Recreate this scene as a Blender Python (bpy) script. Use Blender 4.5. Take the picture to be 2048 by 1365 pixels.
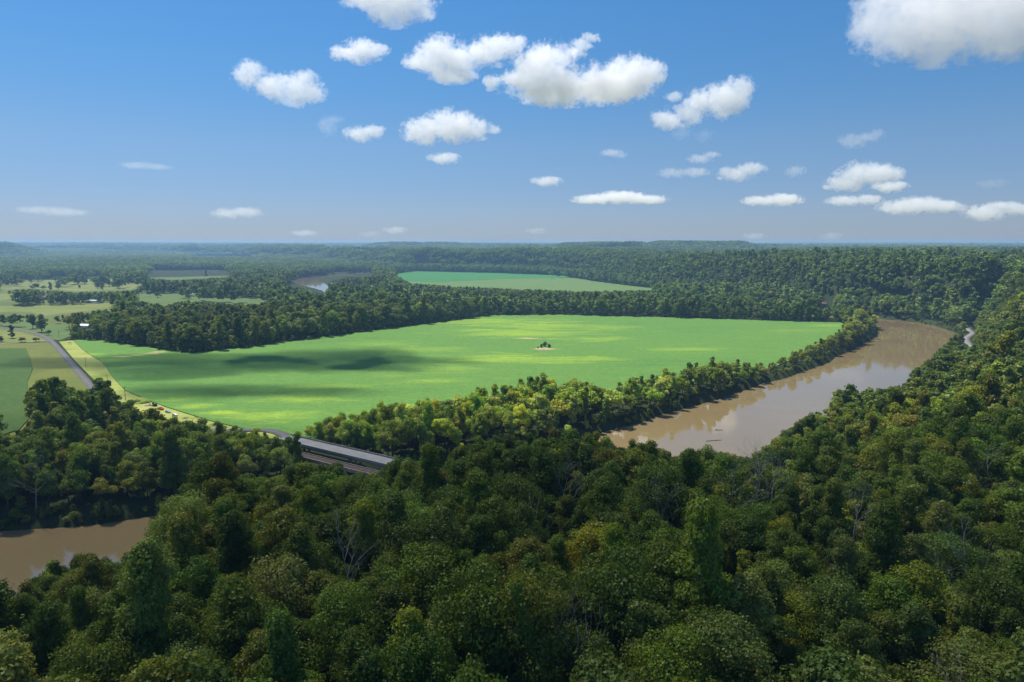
import bpy, bmesh, math, random
import numpy as np
from mathutils import Vector, Matrix
sc = bpy.context.scene
for o in list(bpy.data.objects):
    bpy.data.objects.remove(o)
# ------------------------------------------------------------------ camera
CAM_H = 120.0
PITCH = math.radians(8.1)
FPX = 1365.0                       # focal length in pixels of the 2048 px wide photograph
cam_d = bpy.data.cameras.new('camera')
cam_d.sensor_width = 36.0
cam_d.lens = 36.0 * FPX / 2048.0
cam_d.clip_start = 1.0
cam_d.clip_end = 120000.0
cam = bpy.data.objects.new('camera', cam_d)
sc.collection.objects.link(cam)
cam.location = (0, 0, CAM_H)
cam.rotation_euler = (math.radians(90) - PITCH, 0, 0)
sc.camera = cam
# ------------------------------------------------------------------ world, sun, exposure
SUN_EL = math.radians(61)
SUN_AZ = math.radians(-46)          # from +Y (view direction), negative = to the left
SUN_DIR = Vector((math.sin(SUN_AZ) * math.cos(SUN_EL), math.cos(SUN_AZ) * math.cos(SUN_EL), math.sin(SUN_EL)))
world = bpy.data.worlds.new('World')
sc.world = world
world.use_nodes = True
wn = world.node_tree
wn.nodes.clear()
w_out = wn.nodes.new('ShaderNodeOutputWorld')
w_bg = wn.nodes.new('ShaderNodeBackground')
w_sky = wn.nodes.new('ShaderNodeTexSky')
w_sky.sky_type = 'NISHITA'
w_sky.sun_disc = False
w_sky.sun_elevation = SUN_EL
w_sky.sun_rotation = SUN_AZ
w_sky.altitude = 100
w_sky.air_density = 1.0
w_sky.dust_density = 0.0
w_sky.ozone_density = 6.0
w_bg.inputs['Strength'].default_value = 0.085
# this day's air: deeper blue overhead, duller and greyer towards the horizon
w_tc = wn.nodes.new('ShaderNodeTexCoord')
w_sep = wn.nodes.new('ShaderNodeSeparateXYZ')
w_rp = wn.nodes.new('ShaderNodeValToRGB')
w_mul = wn.nodes.new('ShaderNodeMix')
w_mul.data_type = 'RGBA'
w_mul.blend_type = 'MULTIPLY'
w_mul.inputs[0].default_value = 1.0
el_ = w_rp.color_ramp.elements
el_[0].position, el_[0].color = 0.0, (0.44, 0.48, 0.68, 1)
el_[1].position, el_[1].color = 0.33, (0.49, 0.88, 1.05, 1)
for p_, c_ in ((0.042, (0.53, 0.57, 0.76, 1)), (0.135, (0.62, 0.72, 0.82, 1)), (0.21, (0.53, 0.79, 0.92, 1))):
    e_ = el_.new(p_)
    e_.color = c_
wn.links.new(w_tc.outputs['Generated'], w_sep.inputs[0])
wn.links.new(w_sep.outputs['Z'], w_rp.inputs[0])
wn.links.new(w_sky.outputs[0], w_mul.inputs[6])
wn.links.new(w_rp.outputs[0], w_mul.inputs[7])
wn.links.new(w_mul.outputs[2], w_bg.inputs['Color'])
wn.links.new(w_bg.outputs[0], w_out.inputs['Surface'])
sun_d = bpy.data.lights.new('sun', 'SUN')
sun_d.energy = 5.0
sun_d.angle = math.radians(0.5)
sun_d.color = (1.0, 0.955, 0.88)
sun = bpy.data.objects.new('sun', sun_d)
sc.collection.objects.link(sun)
sun.rotation_euler = SUN_DIR.to_track_quat('Z', 'Y').to_euler()
sc.view_settings.view_transform = 'Standard'
sc.view_settings.look = 'None'
sc.view_settings.exposure = 0.42
sc.view_settings.gamma = 1.0
cy = sc.cycles
cy.use_denoising = True
cy.max_bounces = 20
cy.diffuse_bounces = 2
cy.glossy_bounces = 2
cy.transmission_bounces = 2
cy.transparent_max_bounces = 8
cy.volume_bounces = 20
cy.volume_step_rate = 0.45
cy.volume_max_steps = 160
cy.sample_clamp_indirect = 4.0
HAZE = 0.85e-4
QUICK = False                        # leave False; True skips the forest for layout tests

rng = np.random.default_rng(11)
random.seed(5)


# ------------------------------------------------------------------ helpers
def ground_at(px, py, z=0.0):
    """world point where the photograph's pixel meets height z"""
    u = (px - 1024.0) / FPX
    v = (682.5 - py) / FPX
    dy = math.cos(PITCH) + v * math.sin(PITCH)
    dz = -math.sin(PITCH) + v * math.cos(PITCH)
    t = (z - CAM_H) / dz
    return (u * t, dy * t)


def ray_at(px, py, dist):
    u = (px - 1024.0) / FPX
    v = (682.5 - py) / FPX
    dy = math.cos(PITCH) + v * math.sin(PITCH)
    dz = -math.sin(PITCH) + v * math.cos(PITCH)
    d = Vector((u, dy, dz)).normalized()
    return Vector((0, 0, CAM_H)) + d * dist


def project(x, y, z):
    z = z - CAM_H
    cz = y * math.cos(PITCH) - z * math.sin(PITCH)
    cyy = y * math.sin(PITCH) + z * math.cos(PITCH)
    cz = np.maximum(cz, 1e-3)
    return 1024 + FPX * x / cz, 682.5 - FPX * cyy / cz, cz


def inside(px, py, poly):
    res = np.zeros(np.shape(px), bool)
    n = len(poly)
    for i in range(n):
        x1, y1 = poly[i]
        x2, y2 = poly[(i + 1) % n]
        if y1 == y2:
            continue
        c = ((y1 > py) != (y2 > py)) & (px < (x2 - x1) * (py - y1) / (y2 - y1) + x1)
        res ^= c
    return res


def seg_dist(x, y, pts):
    d = np.full(np.shape(x), 1e18)
    for (x1, y1), (x2, y2) in zip(pts[:-1], pts[1:]):
        dx, dy = x2 - x1, y2 - y1
        t = np.clip(((x - x1) * dx + (y - y1) * dy) / (dx * dx + dy * dy), 0, 1)
        d = np.minimum(d, (x - x1 - t * dx) ** 2 + (y - y1 - t * dy) ** 2)
    return np.sqrt(d)


def smooth_line(pts, n=6):
    out = []
    P_ = [pts[0]] + list(pts) + [pts[-1]]
    for i in range(1, len(P_) - 2):
        p0, p1, p2, p3 = [np.array(P_[i + k], float) for k in (-1, 0, 1, 2)]
        for k in range(n):
            t = k / n
            q = 0.5 * ((2 * p1) + (-p0 + p2) * t + (2 * p0 - 5 * p1 + 4 * p2 - p3) * t * t + (-p0 + 3 * p1 - 3 * p2 + p3) * t ** 3)
            out.append(tuple(q))
    out.append(tuple(float(a) for a in pts[-1]))
    return out


_tab = np.random.default_rng(3).random((256, 256))


def vnoise(x, y, s, k=0):
    x = np.asarray(x) / s + 17.3 * k
    y = np.asarray(y) / s + 31.7 * k
    xi = np.floor(x).astype(int)
    yi = np.floor(y).astype(int)
    fx = x - xi
    fy = y - yi
    fx = fx * fx * (3 - 2 * fx)
    fy = fy * fy * (3 - 2 * fy)
    a = _tab[xi % 256, yi % 256]
    b = _tab[(xi + 1) % 256, yi % 256]
    c = _tab[xi % 256, (yi + 1) % 256]
    d = _tab[(xi + 1) % 256, (yi + 1) % 256]
    return (a * (1 - fx) + b * fx) * (1 - fy) + (c * (1 - fx) + d * fx) * fy


def smooth(a, b, v):
    t = np.clip((v - a) / (b - a), 0, 1)
    return t * t * (3 - 2 * t)


def tag(o, label=None, cat=None, group=None, kind=None):
    if label:
        o['label'] = label
    if cat:
        o['category'] = cat
    if group:
        o['group'] = group
    if kind:
        o['kind'] = kind
    return o


def empty(name, loc, rz=0.0):
    o = bpy.data.objects.new(name, None)
    o.empty_display_size = 1.0
    sc.collection.objects.link(o)
    o.location = loc
    o.rotation_euler = (0, 0, rz)
    return o


def link(name, me, parent=None):
    o = bpy.data.objects.new(name, me)
    sc.collection.objects.link(o)
    if parent is not None:
        o.parent = parent
    return o


def mesh_np(name, V, Fc, mats, smooth_shade=False):
    """V (n,3) array, Fc list of face arrays or an (m,k) array"""
    me = bpy.data.meshes.new(name)
    V = np.asarray(V, np.float32)
    Fc = np.asarray(Fc, np.int32)
    m, k = Fc.shape
    me.vertices.add(len(V))
    me.vertices.foreach_set('co', V.ravel())
    me.loops.add(m * k)
    me.loops.foreach_set('vertex_index', Fc.ravel())
    me.polygons.add(m)
    me.polygons.foreach_set('loop_start', np.arange(0, m * k, k, dtype=np.int32))
    me.polygons.foreach_set('loop_total', np.full(m, k, np.int32))
    me.update(calc_edges=True)
    me.validate()
    for mt in (mats if isinstance(mats, (list, tuple)) else [mats]):
        me.materials.append(mt)
    if smooth_shade:
        me.polygons.foreach_set('use_smooth', np.ones(m, bool))
    return me


class MB:
    """collects simple solids into one bmesh"""
    def __init__(s):
        s.bm = bmesh.new()

    def box(s, c, size, rz=0.0, bevel=0.0, rx=0.0, ry=0.0):
        m = Matrix.Translation(c) @ Matrix.Rotation(rz, 4, 'Z') @ Matrix.Rotation(ry, 4, 'Y') @ Matrix.Rotation(rx, 4, 'X') @ Matrix.Diagonal((size[0], size[1], size[2], 1))
        r = bmesh.ops.create_cube(s.bm, size=1.0, matrix=m)
        if bevel:
            ed = list({e for v in r['verts'] for e in v.link_edges})
            bmesh.ops.bevel(s.bm, geom=ed, offset=bevel, segments=2, affect='EDGES')
        return s

    def tube(s, a, b, r1, r2=None, n=8):
        a = Vector(a)
        b = Vector(b)
        d = b - a
        q = d.to_track_quat('Z', 'Y').to_matrix().to_4x4()
        m = Matrix.Translation((a + b) / 2) @ q
        bmesh.ops.create_cone(s.bm, cap_ends=True, segments=n, radius1=r1, radius2=r1 if r2 is None else r2, depth=d.length, matrix=m)
        return s

    def ball(s, c, size, sub=2, jitter=0.0):
        r = bmesh.ops.create_icosphere(s.bm, subdivisions=sub, radius=1.0)
        for v in r['verts']:
            k = 1 + random.uniform(-jitter, jitter)
            v.co = Vector((c[0] + v.co.x * size[0] * k, c[1] + v.co.y * size[1] * k, c[2] + v.co.z * size[2] * k))
        return s

    def prism(s, pts, z0, z1):
        lo = [s.bm.verts.new((p[0], p[1], z0)) for p in pts]
        hi = [s.bm.verts.new((p[0], p[1], z1)) for p in pts]
        s.bm.faces.new(hi)
        s.bm.faces.new(lo[::-1])
        for i in range(len(pts)):
            j = (i + 1) % len(pts)
            s.bm.faces.new((lo[i], lo[j], hi[j], hi[i]))
        return s

    def profile(s, pts, y0, y1):
        """xz outline swept along y"""
        a = [s.bm.verts.new((p[0], y0, p[1])) for p in pts]
        b = [s.bm.verts.new((p[0], y1, p[1])) for p in pts]
        s.bm.faces.new(a)
        s.bm.faces.new(b[::-1])
        for i in range(len(pts)):
            j = (i + 1) % len(pts)
            s.bm.faces.new((a[j], a[i], b[i], b[j]))
        return s

    def build(s, name, mat, parent=None, sm=False):
        bmesh.ops.recalc_face_normals(s.bm, faces=s.bm.faces)
        me = bpy.data.meshes.new(name)
        s.bm.to_mesh(me)
        s.bm.free()
        me.materials.append(mat)
        if sm:
            for p in me.polygons:
                p.use_smooth = True
        return link(name, me, parent)


# ------------------------------------------------------------------ materials
def new_mat(name):
    m = bpy.data.materials.new(name)
    m.use_nodes = True
    nt = m.node_tree
    nt.nodes.clear()
    out = nt.nodes.new('ShaderNodeOutputMaterial')
    return m, nt, out


def N(nt, t, **kw):
    n = nt.nodes.new(t)
    for k, v in kw.items():
        setattr(n, k, v)
    return n


def noise(nt, vec, scale, detail=4, rough=0.55, dist=0.0):
    n = N(nt, 'ShaderNodeTexNoise')
    n.inputs['Scale'].default_value = scale
    n.inputs['Detail'].default_value = detail
    n.inputs['Roughness'].default_value = rough
    n.inputs['Distortion'].default_value = dist
    if vec is not None:
        nt.links.new(vec, n.inputs['Vector'])
    return n.outputs[0]


def ramp(nt, fac, stops):
    r = N(nt, 'ShaderNodeValToRGB')
    el = r.color_ramp.elements
    el[0].position, el[0].color = stops[0][0], (*stops[0][1], 1)
    el[1].position, el[1].color = stops[-1][0], (*stops[-1][1], 1)
    for p, c in stops[1:-1]:
        e = el.new(p)
        e.color = (*c, 1)
    nt.links.new(fac, r.inputs[0])
    return r.outputs[0]


def mixc(nt, fac, a, b, mode='MIX'):
    m = N(nt, 'ShaderNodeMix', data_type='RGBA', blend_type=mode)
    for s, v in ((m.inputs[0], fac), (m.inputs[6], a), (m.inputs[7], b)):
        if isinstance(v, (int, float)):
            s.default_value = v
        elif isinstance(v, tuple):
            s.default_value = (*v, 1)
        else:
            nt.links.new(v, s)
    return m.outputs[2]


def math_n(nt, op, a, b=None, c=None, clamp=False):
    m = N(nt, 'ShaderNodeMath', operation=op, use_clamp=clamp)
    for i, v in enumerate((a, b, c)):
        if v is None:
            continue
        if isinstance(v, (int, float)):
            m.inputs[i].default_value = v
        else:
            nt.links.new(v, m.inputs[i])
    return m.outputs[0]


def mapping(nt, vec, scale=(1, 1, 1), rot=(0, 0, 0), loc=(0, 0, 0)):
    m = N(nt, 'ShaderNodeMapping')
    m.inputs['Scale'].default_value = scale
    m.inputs['Rotation'].default_value = rot
    m.inputs['Location'].default_value = loc
    nt.links.new(vec, m.inputs['Vector'])
    return m.outputs[0]


def obj_co(nt):
    return N(nt, 'ShaderNodeTexCoord').outputs['Object']


def principled(nt, out, col, rough=0.9, spec=0.2, metallic=0.0, bump=None, bump_d=1.0, bump_s=1.0):
    b = N(nt, 'ShaderNodeBsdfPrincipled')
    if isinstance(col, tuple):
        b.inputs['Base Color'].default_value = (*col, 1)
    else:
        nt.links.new(col, b.inputs['Base Color'])
    b.inputs['Roughness'].default_value = rough
    b.inputs['Specular IOR Level'].default_value = spec
    b.inputs['Metallic'].default_value = metallic
    if bump is not None:
        bp = N(nt, 'ShaderNodeBump')
        bp.inputs['Distance'].default_value = bump_d
        bp.inputs['Strength'].default_value = bump_s
        nt.links.new(bump, bp.inputs['Height'])
        nt.links.new(bp.outputs[0], b.inputs['Normal'])
    nt.links.new(b.outputs[0], out.inputs['Surface'])
    return b


def simple_mat(name, col, rough=0.7, var=0.15, scale=0.6, spec=0.3, metallic=0.0):
    m, nt, out = new_mat(name)
    v = noise(nt, obj_co(nt), scale, 5, 0.6)
    c2 = tuple(x * (1 - 2 * var) for x in col)
    c3 = tuple(min(1, x * (1 + var)) for x in col)
    principled(nt, out, ramp(nt, v, [(0.3, c2), (0.7, c3)]), rough, spec, metallic, v, 0.03, 0.5)
    return m


# leaves: colour of the tree comes from 'tint' (per tree), leaf-to-leaf variation and painted clump light from 'leafvar'
m_leaf, nt, out = new_mat('leaves')
at = N(nt, 'ShaderNodeAttribute', attribute_type='INSTANCER', attribute_name='tint')
lv = N(nt, 'ShaderNodeAttribute', attribute_type='GEOMETRY', attribute_name='leafvar')
hsv = N(nt, 'ShaderNodeHueSaturation')
nt.links.new(at.outputs['Color'], hsv.inputs['Color'])
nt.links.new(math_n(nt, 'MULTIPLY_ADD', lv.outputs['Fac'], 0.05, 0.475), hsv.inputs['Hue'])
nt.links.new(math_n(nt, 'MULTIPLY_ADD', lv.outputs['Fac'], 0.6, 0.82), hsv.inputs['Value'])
df = N(nt, 'ShaderNodeBsdfDiffuse')
tr = N(nt, 'ShaderNodeBsdfTranslucent')
gl = N(nt, 'ShaderNodeBsdfGlossy')
gl.inputs['Roughness'].default_value = 0.45
gl.inputs['Color'].default_value = (0.8, 0.85, 0.8, 1)
nt.links.new(hsv.outputs[0], df.inputs['Color'])
nt.links.new(mixc(nt, 1.0, hsv.outputs[0], (1.1, 1.0, 0.45), 'MULTIPLY'), tr.inputs['Color'])
mx = N(nt, 'ShaderNodeMixShader')
mx.inputs[0].default_value = 0.38
nt.links.new(df.outputs[0], mx.inputs[1])
nt.links.new(tr.outputs[0], mx.inputs[2])
mx2 = N(nt, 'ShaderNodeMixShader')
mx2.inputs[0].default_value = 0.015
nt.links.new(mx.outputs[0], mx2.inputs[1])
nt.links.new(gl.outputs[0], mx2.inputs[2])
nt.links.new(mx2.outputs[0], out.inputs['Surface'])

m_bark = simple_mat('bark', (0.10, 0.08, 0.06), 0.95, 0.25, 1.5, 0.1)
m_dead = simple_mat('dead_wood', (0.34, 0.31, 0.27), 0.9, 0.2, 0.8, 0.1)
m_concrete = simple_mat('concrete', (0.27, 0.26, 0.235), 0.85, 0.12, 0.25)
m_deck = simple_mat('bridge_deck_concrete', (0.20, 0.20, 0.195), 0.85, 0.1, 0.15)
m_asphalt = simple_mat('asphalt', (0.125, 0.12, 0.115), 0.9, 0.12, 0.15)
m_gravel = simple_mat('pale_gravel', (0.34, 0.31, 0.25), 0.95, 0.15, 0.2)
m_track = simple_mat('worn_asphalt', (0.20, 0.19, 0.17), 0.95, 0.12, 0.15)
m_rust = simple_mat('rusty_steel', (0.22, 0.065, 0.045), 0.7, 0.2, 0.8)
m_ballast = simple_mat('ballast', (0.13, 0.09, 0.065), 0.95, 0.2, 0.8)
m_rail = simple_mat('rail_steel', (0.16, 0.09, 0.07), 0.5, 0.1, 0.8, 0.5, 0.6)
m_wood = simple_mat('weathered_wood', (0.18, 0.13, 0.10), 0.9, 0.2, 1.0)
m_white = simple_mat('white_paint', (0.78, 0.78, 0.76), 0.6, 0.05, 0.5)
m_roofwhite = simple_mat('pale_metal_roof', (0.62, 0.66, 0.68), 0.45, 0.08, 0.3)
m_roofblue = simple_mat('blue_grey_metal_roof', (0.40, 0.50, 0.60), 0.4, 0.08, 0.3)
m_brick = simple_mat('red_brick', (0.38, 0.13, 0.08), 0.9, 0.15, 0.5)
m_roofdark = simple_mat('dark_shingle', (0.12, 0.10, 0.10), 0.9, 0.15, 0.5)
m_glass = simple_mat('dark_window_glass', (0.03, 0.04, 0.05), 0.08, 0.1, 0.5, 0.6)
m_rubber = simple_mat('black_rubber', (0.02, 0.02, 0.02), 0.8, 0.1, 2.0)
m_red = simple_mat('red_car_paint', (0.50, 0.03, 0.05), 0.3, 0.05, 0.5, 0.5)
m_blue = simple_mat('blue_car_paint', (0.20, 0.36, 0.60), 0.3, 0.05, 0.5, 0.5)
m_tan = simple_mat('tan_machine_paint', (0.50, 0.33, 0.14), 0.5, 0.1, 0.8)
m_black = simple_mat('black_machine_paint', (0.03, 0.03, 0.03), 0.5, 0.1, 0.8)
m_dirt = simple_mat('bare_dirt', (0.42, 0.32, 0.20), 0.95, 0.2, 0.1)
m_rock = simple_mat('reddish_rock', (0.34, 0.20, 0.15), 0.95, 0.3, 0.06)

# ground under the woods
m_ground, nt, out = new_mat('forest_floor')
co = obj_co(nt)
n1 = noise(nt, co, 0.02, 6, 0.6)
n2 = noise(nt, co, 0.6, 4, 0.6)
c = ramp(nt, n1, [(0.3, (0.026, 0.036, 0.014)), (0.55, (0.040, 0.052, 0.018)), (0.75, (0.060, 0.058, 0.030))])
c = mixc(nt, 0.5, c, ramp(nt, n2, [(0.3, (0.5, 0.5, 0.5)), (0.7, (1.3, 1.3, 1.3))]), 'MULTIPLY')
principled(nt, out, c, 1.0, 0.05, 0, n2, 0.5, 0.6)

# muddy river
m_water, nt, out = new_mat('muddy_water')
co = obj_co(nt)
n1 = noise(nt, mapping(nt, co, (1, 1, 1), (0, 0, 0.9)), 0.006, 4, 0.6, 1.0)
c = ramp(nt, n1, [(0.35, (0.195, 0.142, 0.066)), (0.65, (0.225, 0.165, 0.080))])
n2 = noise(nt, co, 0.22, 3, 0.6)
principled(nt, out, c, 0.05, 0.5, 0, n2, 0.04, 0.2)


def crop_material(name, base, dark, light, patch=0.5, sand=None, pts=(), rot=0.0):
    m, nt, out = new_mat(name)
    co = obj_co(nt)
    st = mapping(nt, co, (0.35, 1, 1), (0, 0, rot))
    big = noise(nt, st, 0.0085, 5, 0.62, 0.6)
    mid = noise(nt, mapping(nt, co, (0.3, 1, 1), (0, 0, rot + 0.1)), 0.045, 7, 0.72, 0.5)
    fine = noise(nt, mapping(nt, co, (0.6, 1.3, 1), (0, 0, rot)), 0.55, 5, 0.75)
    f = math_n(nt, 'ADD', math_n(nt, 'MULTIPLY', big, 0.5), math_n(nt, 'MULTIPLY', mid, 0.5))
    c = ramp(nt, f, [(0.32, dark), (0.47, base), (0.56, base), (0.56 + 0.22 * (1 - patch), light)])
    # yellower patches round given spots
    for (x, y, r, col, k) in pts:
        d = N(nt, 'ShaderNodeVectorMath', operation='DISTANCE')
        w = mapping(nt, co, (0.45, 1, 0))
        nt.links.new(w, d.inputs[0])
        d.inputs[1].default_value = (x * 0.45, y, 0)
        dd = math_n(nt, 'ADD', d.outputs['Value'], math_n(nt, 'MULTIPLY', math_n(nt, 'SUBTRACT', mid, 0.5), r * 4.5))
        fac = math_n(nt, 'SUBTRACT', 1.0, math_n(nt, 'DIVIDE', dd, r), clamp=True)
        fac = math_n(nt, 'MULTIPLY', fac, k * 0.82, clamp=True)
        c = mixc(nt, fac, c, col)
    c = mixc(nt, 0.8, c, ramp(nt, fine, [(0.3, (0.55, 0.60, 0.52)), (0.7, (1.38, 1.34, 1.38))]), 'MULTIPLY')
    mot = noise(nt, mapping(nt, co, (0.5, 1.6, 1), (0, 0, rot - 0.05)), 0.16, 6, 0.8, 0.4)
    c = mixc(nt, 0.7, c, ramp(nt, mot, [(0.32, (0.80, 0.86, 0.80)), (0.68, (1.2, 1.12, 1.16))]), 'MULTIPLY')
    principled(nt, out, c, 0.95, 0.1, 0, fine, 0.5, 0.5)
    return m


def grass_material(name, base, dry, scale=0.02):
    m, nt, out = new_mat(name)
    co = obj_co(nt)
    big = noise(nt, mapping(nt, co, (0.5, 1, 1), (0, 0, 0.4)), scale, 6, 0.65, 0.5)
    fine = noise(nt, co, 0.5, 4, 0.7)
    c = ramp(nt, big, [(0.35, base), (0.65, dry)])
    c = mixc(nt, 0.5, c, ramp(nt, fine, [(0.3, (0.6, 0.6, 0.6)), (0.7, (1.3, 1.3, 1.3))]), 'MULTIPLY')
    principled(nt, out, c, 0.95, 0.1, 0, fine, 0.3, 0.5)
    return m


# ------------------------------------------------------------------ river, hills, terrain height
RIVER = smooth_line([(-700, 7000), (-1500, 5600), (-900, 4600), (-300, 3900), (-420, 3300), (-640, 2930), (-735, 2560), (-690, 2300), (-600, 2090),
                     (-470, 1850), (-380, 1640), (-250, 1480), (-60, 1370), (150, 1310), (330, 1265), (500, 1210), (600, 1110),
                     (598, 1010), (540, 905), (465, 805), (372, 692), (268, 580), (165, 480), (85, 404),
                     (15, 356), (-45, 318), (-105, 283), (-165, 255), (-225, 238), (-300, 222), (-600, 195), (-1200, 220)], 5)
RW = 50.0
TOE = smooth_line([(-9000, 9000), (-4000, 7500), (-1700, 5200), (-900, 3900), (-520, 3320), (-100, 3050), (200, 2700), (345, 2180), (450, 1850),
                   (560, 1500), (625, 1300), (690, 1190), (700, 1060), (655, 940), (590, 840), (500, 720), (400, 600),
                   (300, 480), (205, 372), (120, 300), (60, 305), (10, 288), (-45, 262), (-100, 228), (-150, 203), (-190, 186), (-300, 160), (-600, 120), (-1500, 100)], 4)
HILL_POLY = TOE + [(-1500, -20500), (20500, -20500), (20500, 20500), (-9000, 20500)]


RIGHT_ROAD = smooth_line([ground_at(a_, b_, 2.0) for a_, b_ in ((1990, 638), (1958, 646), (1938, 655), (1946, 664), (1934, 673), (1936, 682), (1946, 693), (1930, 706), (1900, 720))], 5)


def height(x, y):
    x = np.asarray(x, float)
    y = np.asarray(y, float)
    r = np.hypot(x, y)
    ins = inside(x, y, HILL_POLY)
    s = np.where(ins, seg_dist(x, y, TOE), 0.0)
    far = smooth(300, 1300, r)
    A = 30 + 5 * np.exp(-((x + 10) / 110) ** 2) * (1 - far) + 36 * far + 14 * smooth(2500, 6000, r)
    L = 62 - 30 * far - 46 * np.exp(-((x + 30) / 110) ** 4) * smooth(420, 330, r)
    rdg = 1 - np.abs(2 * vnoise(x, y, 520, 1) - 1)
    rdg2 = 1 - np.abs(2 * vnoise(x + 60 * vnoise(x, y, 300, 12), y, 250, 2) - 1)
    big = vnoise(x, y, 640, 11)
    rel = 1 + far * (1.15 * (big - 0.58) + 0.75 * (rdg - 0.68) + 0.70 * (rdg2 - 0.66)) + 0.16 * (vnoise(x, y, 90, 4) - 0.5)
    z = A * (1 - np.exp(-s / L)) * rel
    z = np.where(z > 60, 60 + (z - 60) * 0.4, z)
    dq = seg_dist(x, y, RIGHT_ROAD)
    z = np.where(dq < 45, z + (np.minimum(z, 2.0) - z) * (1 - smooth(9, 45, dq)), z)
    # gentle swells on the valley floor far away, then the distant plateau
    vf = (1 - ins) * smooth(2600, 6500, r)
    z = z + vf * 26 * vnoise(x, y, 900, 5)
    pl = smooth(7500, 14500, r + 1500 * (vnoise(x, y, 2500, 6) - 0.5))
    z = z * (1 - pl) + pl * (100 + 12 * vnoise(x, y, 3000, 7) + 8 * vnoise(x, y, 900, 8))
    for cx, cyy, sx, sy, h in ((-4050, 5100, 330, 500, 108), (-950, 7000, 620, 500, 112), (-350, 7300, 700, 500, 96),
                               (620, 4700, 420, 420, 104), (1330, 4900, 480, 420, 116), (980, 5200, 700, 500, 100),
                               (1900, 5600, 700, 500, 90)):
        g = np.exp(-((x - cx) / sx) ** 2 - ((y - cyy) / sy) ** 2)
        z = np.maximum(z, h * np.clip(g * 1.5, 0, 1) * (0.93 + 0.1 * vnoise(x, y, 260, 9)))
    # river channel
    d = seg_dist(x, y, RIVER) + 7 * (vnoise(x, y, 38, 10) - 0.5)
    ch = smooth(RW - 9, RW + 5, d)
    z = np.where(d < RW + 5, -9.5 * (1 - ch) + z * ch, z)
    return z


thetas = np.concatenate([np.linspace(-50, 50, 620), np.linspace(50, 310, 60)[1:-1]])
thetas = np.radians(thetas)
radii = np.concatenate([[4], np.geomspace(20, 20000, 470)])
TH, RR = np.meshgrid(thetas, radii)
gx = RR * np.sin(TH)
gy = RR * np.cos(TH)
gz = height(gx, gy)
nt_, nr = len(thetas), len(radii)
V = np.stack([gx.ravel(), gy.ravel(), gz.ravel()], 1)
ii, jj = np.meshgrid(np.arange(nr - 1), np.arange(nt_), indexing='ij')
j2 = (jj + 1) % nt_
Fq = np.stack([ii * nt_ + jj, ii * nt_ + j2, (ii + 1) * nt_ + j2, (ii + 1) * nt_ + jj], -1).reshape(-1, 4)[:, ::-1]
V = np.vstack([V, [[0, 0, float(gz[0].mean())]]])
me = mesh_np('ground', V, Fq, m_ground, True)
bm = bmesh.new()
bm.from_mesh(me)
bm.verts.ensure_lookup_table()
cv = bm.verts[len(V) - 1]
for j in range(nt_):
    bm.faces.new((bm.verts[j], bm.verts[(j + 1) % nt_], cv))
bmesh.ops.recalc_face_normals(bm, faces=bm.faces)
bm.to_mesh(me)
bm.free()
me.polygons.foreach_set('use_smooth', np.ones(len(me.polygons), bool))
tag(link('ground', me), kind='structure')

# the water: a strip that follows the river
wp = np.array(RIVER)
tg = np.gradient(wp, axis=0)
tg /= np.linalg.norm(tg, axis=1)[:, None]
nl = np.stack([-tg[:, 1], tg[:, 0]], 1)
WZ = -6.0
wv, wf = [], []
for i in range(len(wp)):
    for k in (-1, -0.33, 0.33, 1):
        q = wp[i] + nl[i] * k * (RW + 12)
        wv.append((q[0], q[1], WZ))
for i in range(len(wp) - 1):
    for k in range(3):
        a = i * 4 + k
        wf.append((a, a + 1, a + 5, a + 4))
me = mesh_np('water', wv, wf, m_water)
bm = bmesh.new(); bm.from_mesh(me)
bmesh.ops.recalc_face_normals(bm, faces=bm.faces)
if sum(f.normal.z for f in bm.faces) < 0:
    bmesh.ops.reverse_faces(bm, faces=bm.faces)
bm.to_mesh(me); bm.free()
tag(link('water', me), kind='structure')

# ------------------------------------------------------------------ open land (outlines in photo pixels, put down on the plain)
CROP = [(145, 681), (200, 682), (300, 697), (385, 708), (500, 695), (620, 678), (800, 655), (980, 632), (1100, 630), (1300, 635), (1500, 641), (1680, 646),
        (1706, 655), (1690, 678), (1640, 700), (1540, 738), (1430, 760), (1330, 785), (1200, 805), (1080, 812), (940, 830), (830, 850), (700, 868), (640, 880),
        (560, 868), (490, 860), (420, 843), (340, 818), (290, 800), (250, 782), (225, 755), (212, 735), (203, 724), (185, 714), (165, 700)]
VERGE = [(118, 684), (147, 681), (166, 700), (187, 714), (204, 724), (213, 735), (226, 755), (251, 782), (291, 800), (340, 818), (420, 843), (490, 860),
         (560, 868), (640, 880), (640, 889), (560, 880), (470, 868), (360, 846), (280, 824), (228, 800), (190, 762), (150, 722)]
FIELD2 = [(775, 549), (830, 543), (1000, 547), (1130, 552), (1145, 556), (1000, 559), (870, 566), (800, 563)]
FIELD3 = [(800, 563), (870, 566), (1000, 559), (1145, 556), (1190, 563), (1250, 571), (1350, 582), (1200, 586), (1000, 585), (880, 580), (830, 573)]
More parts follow.
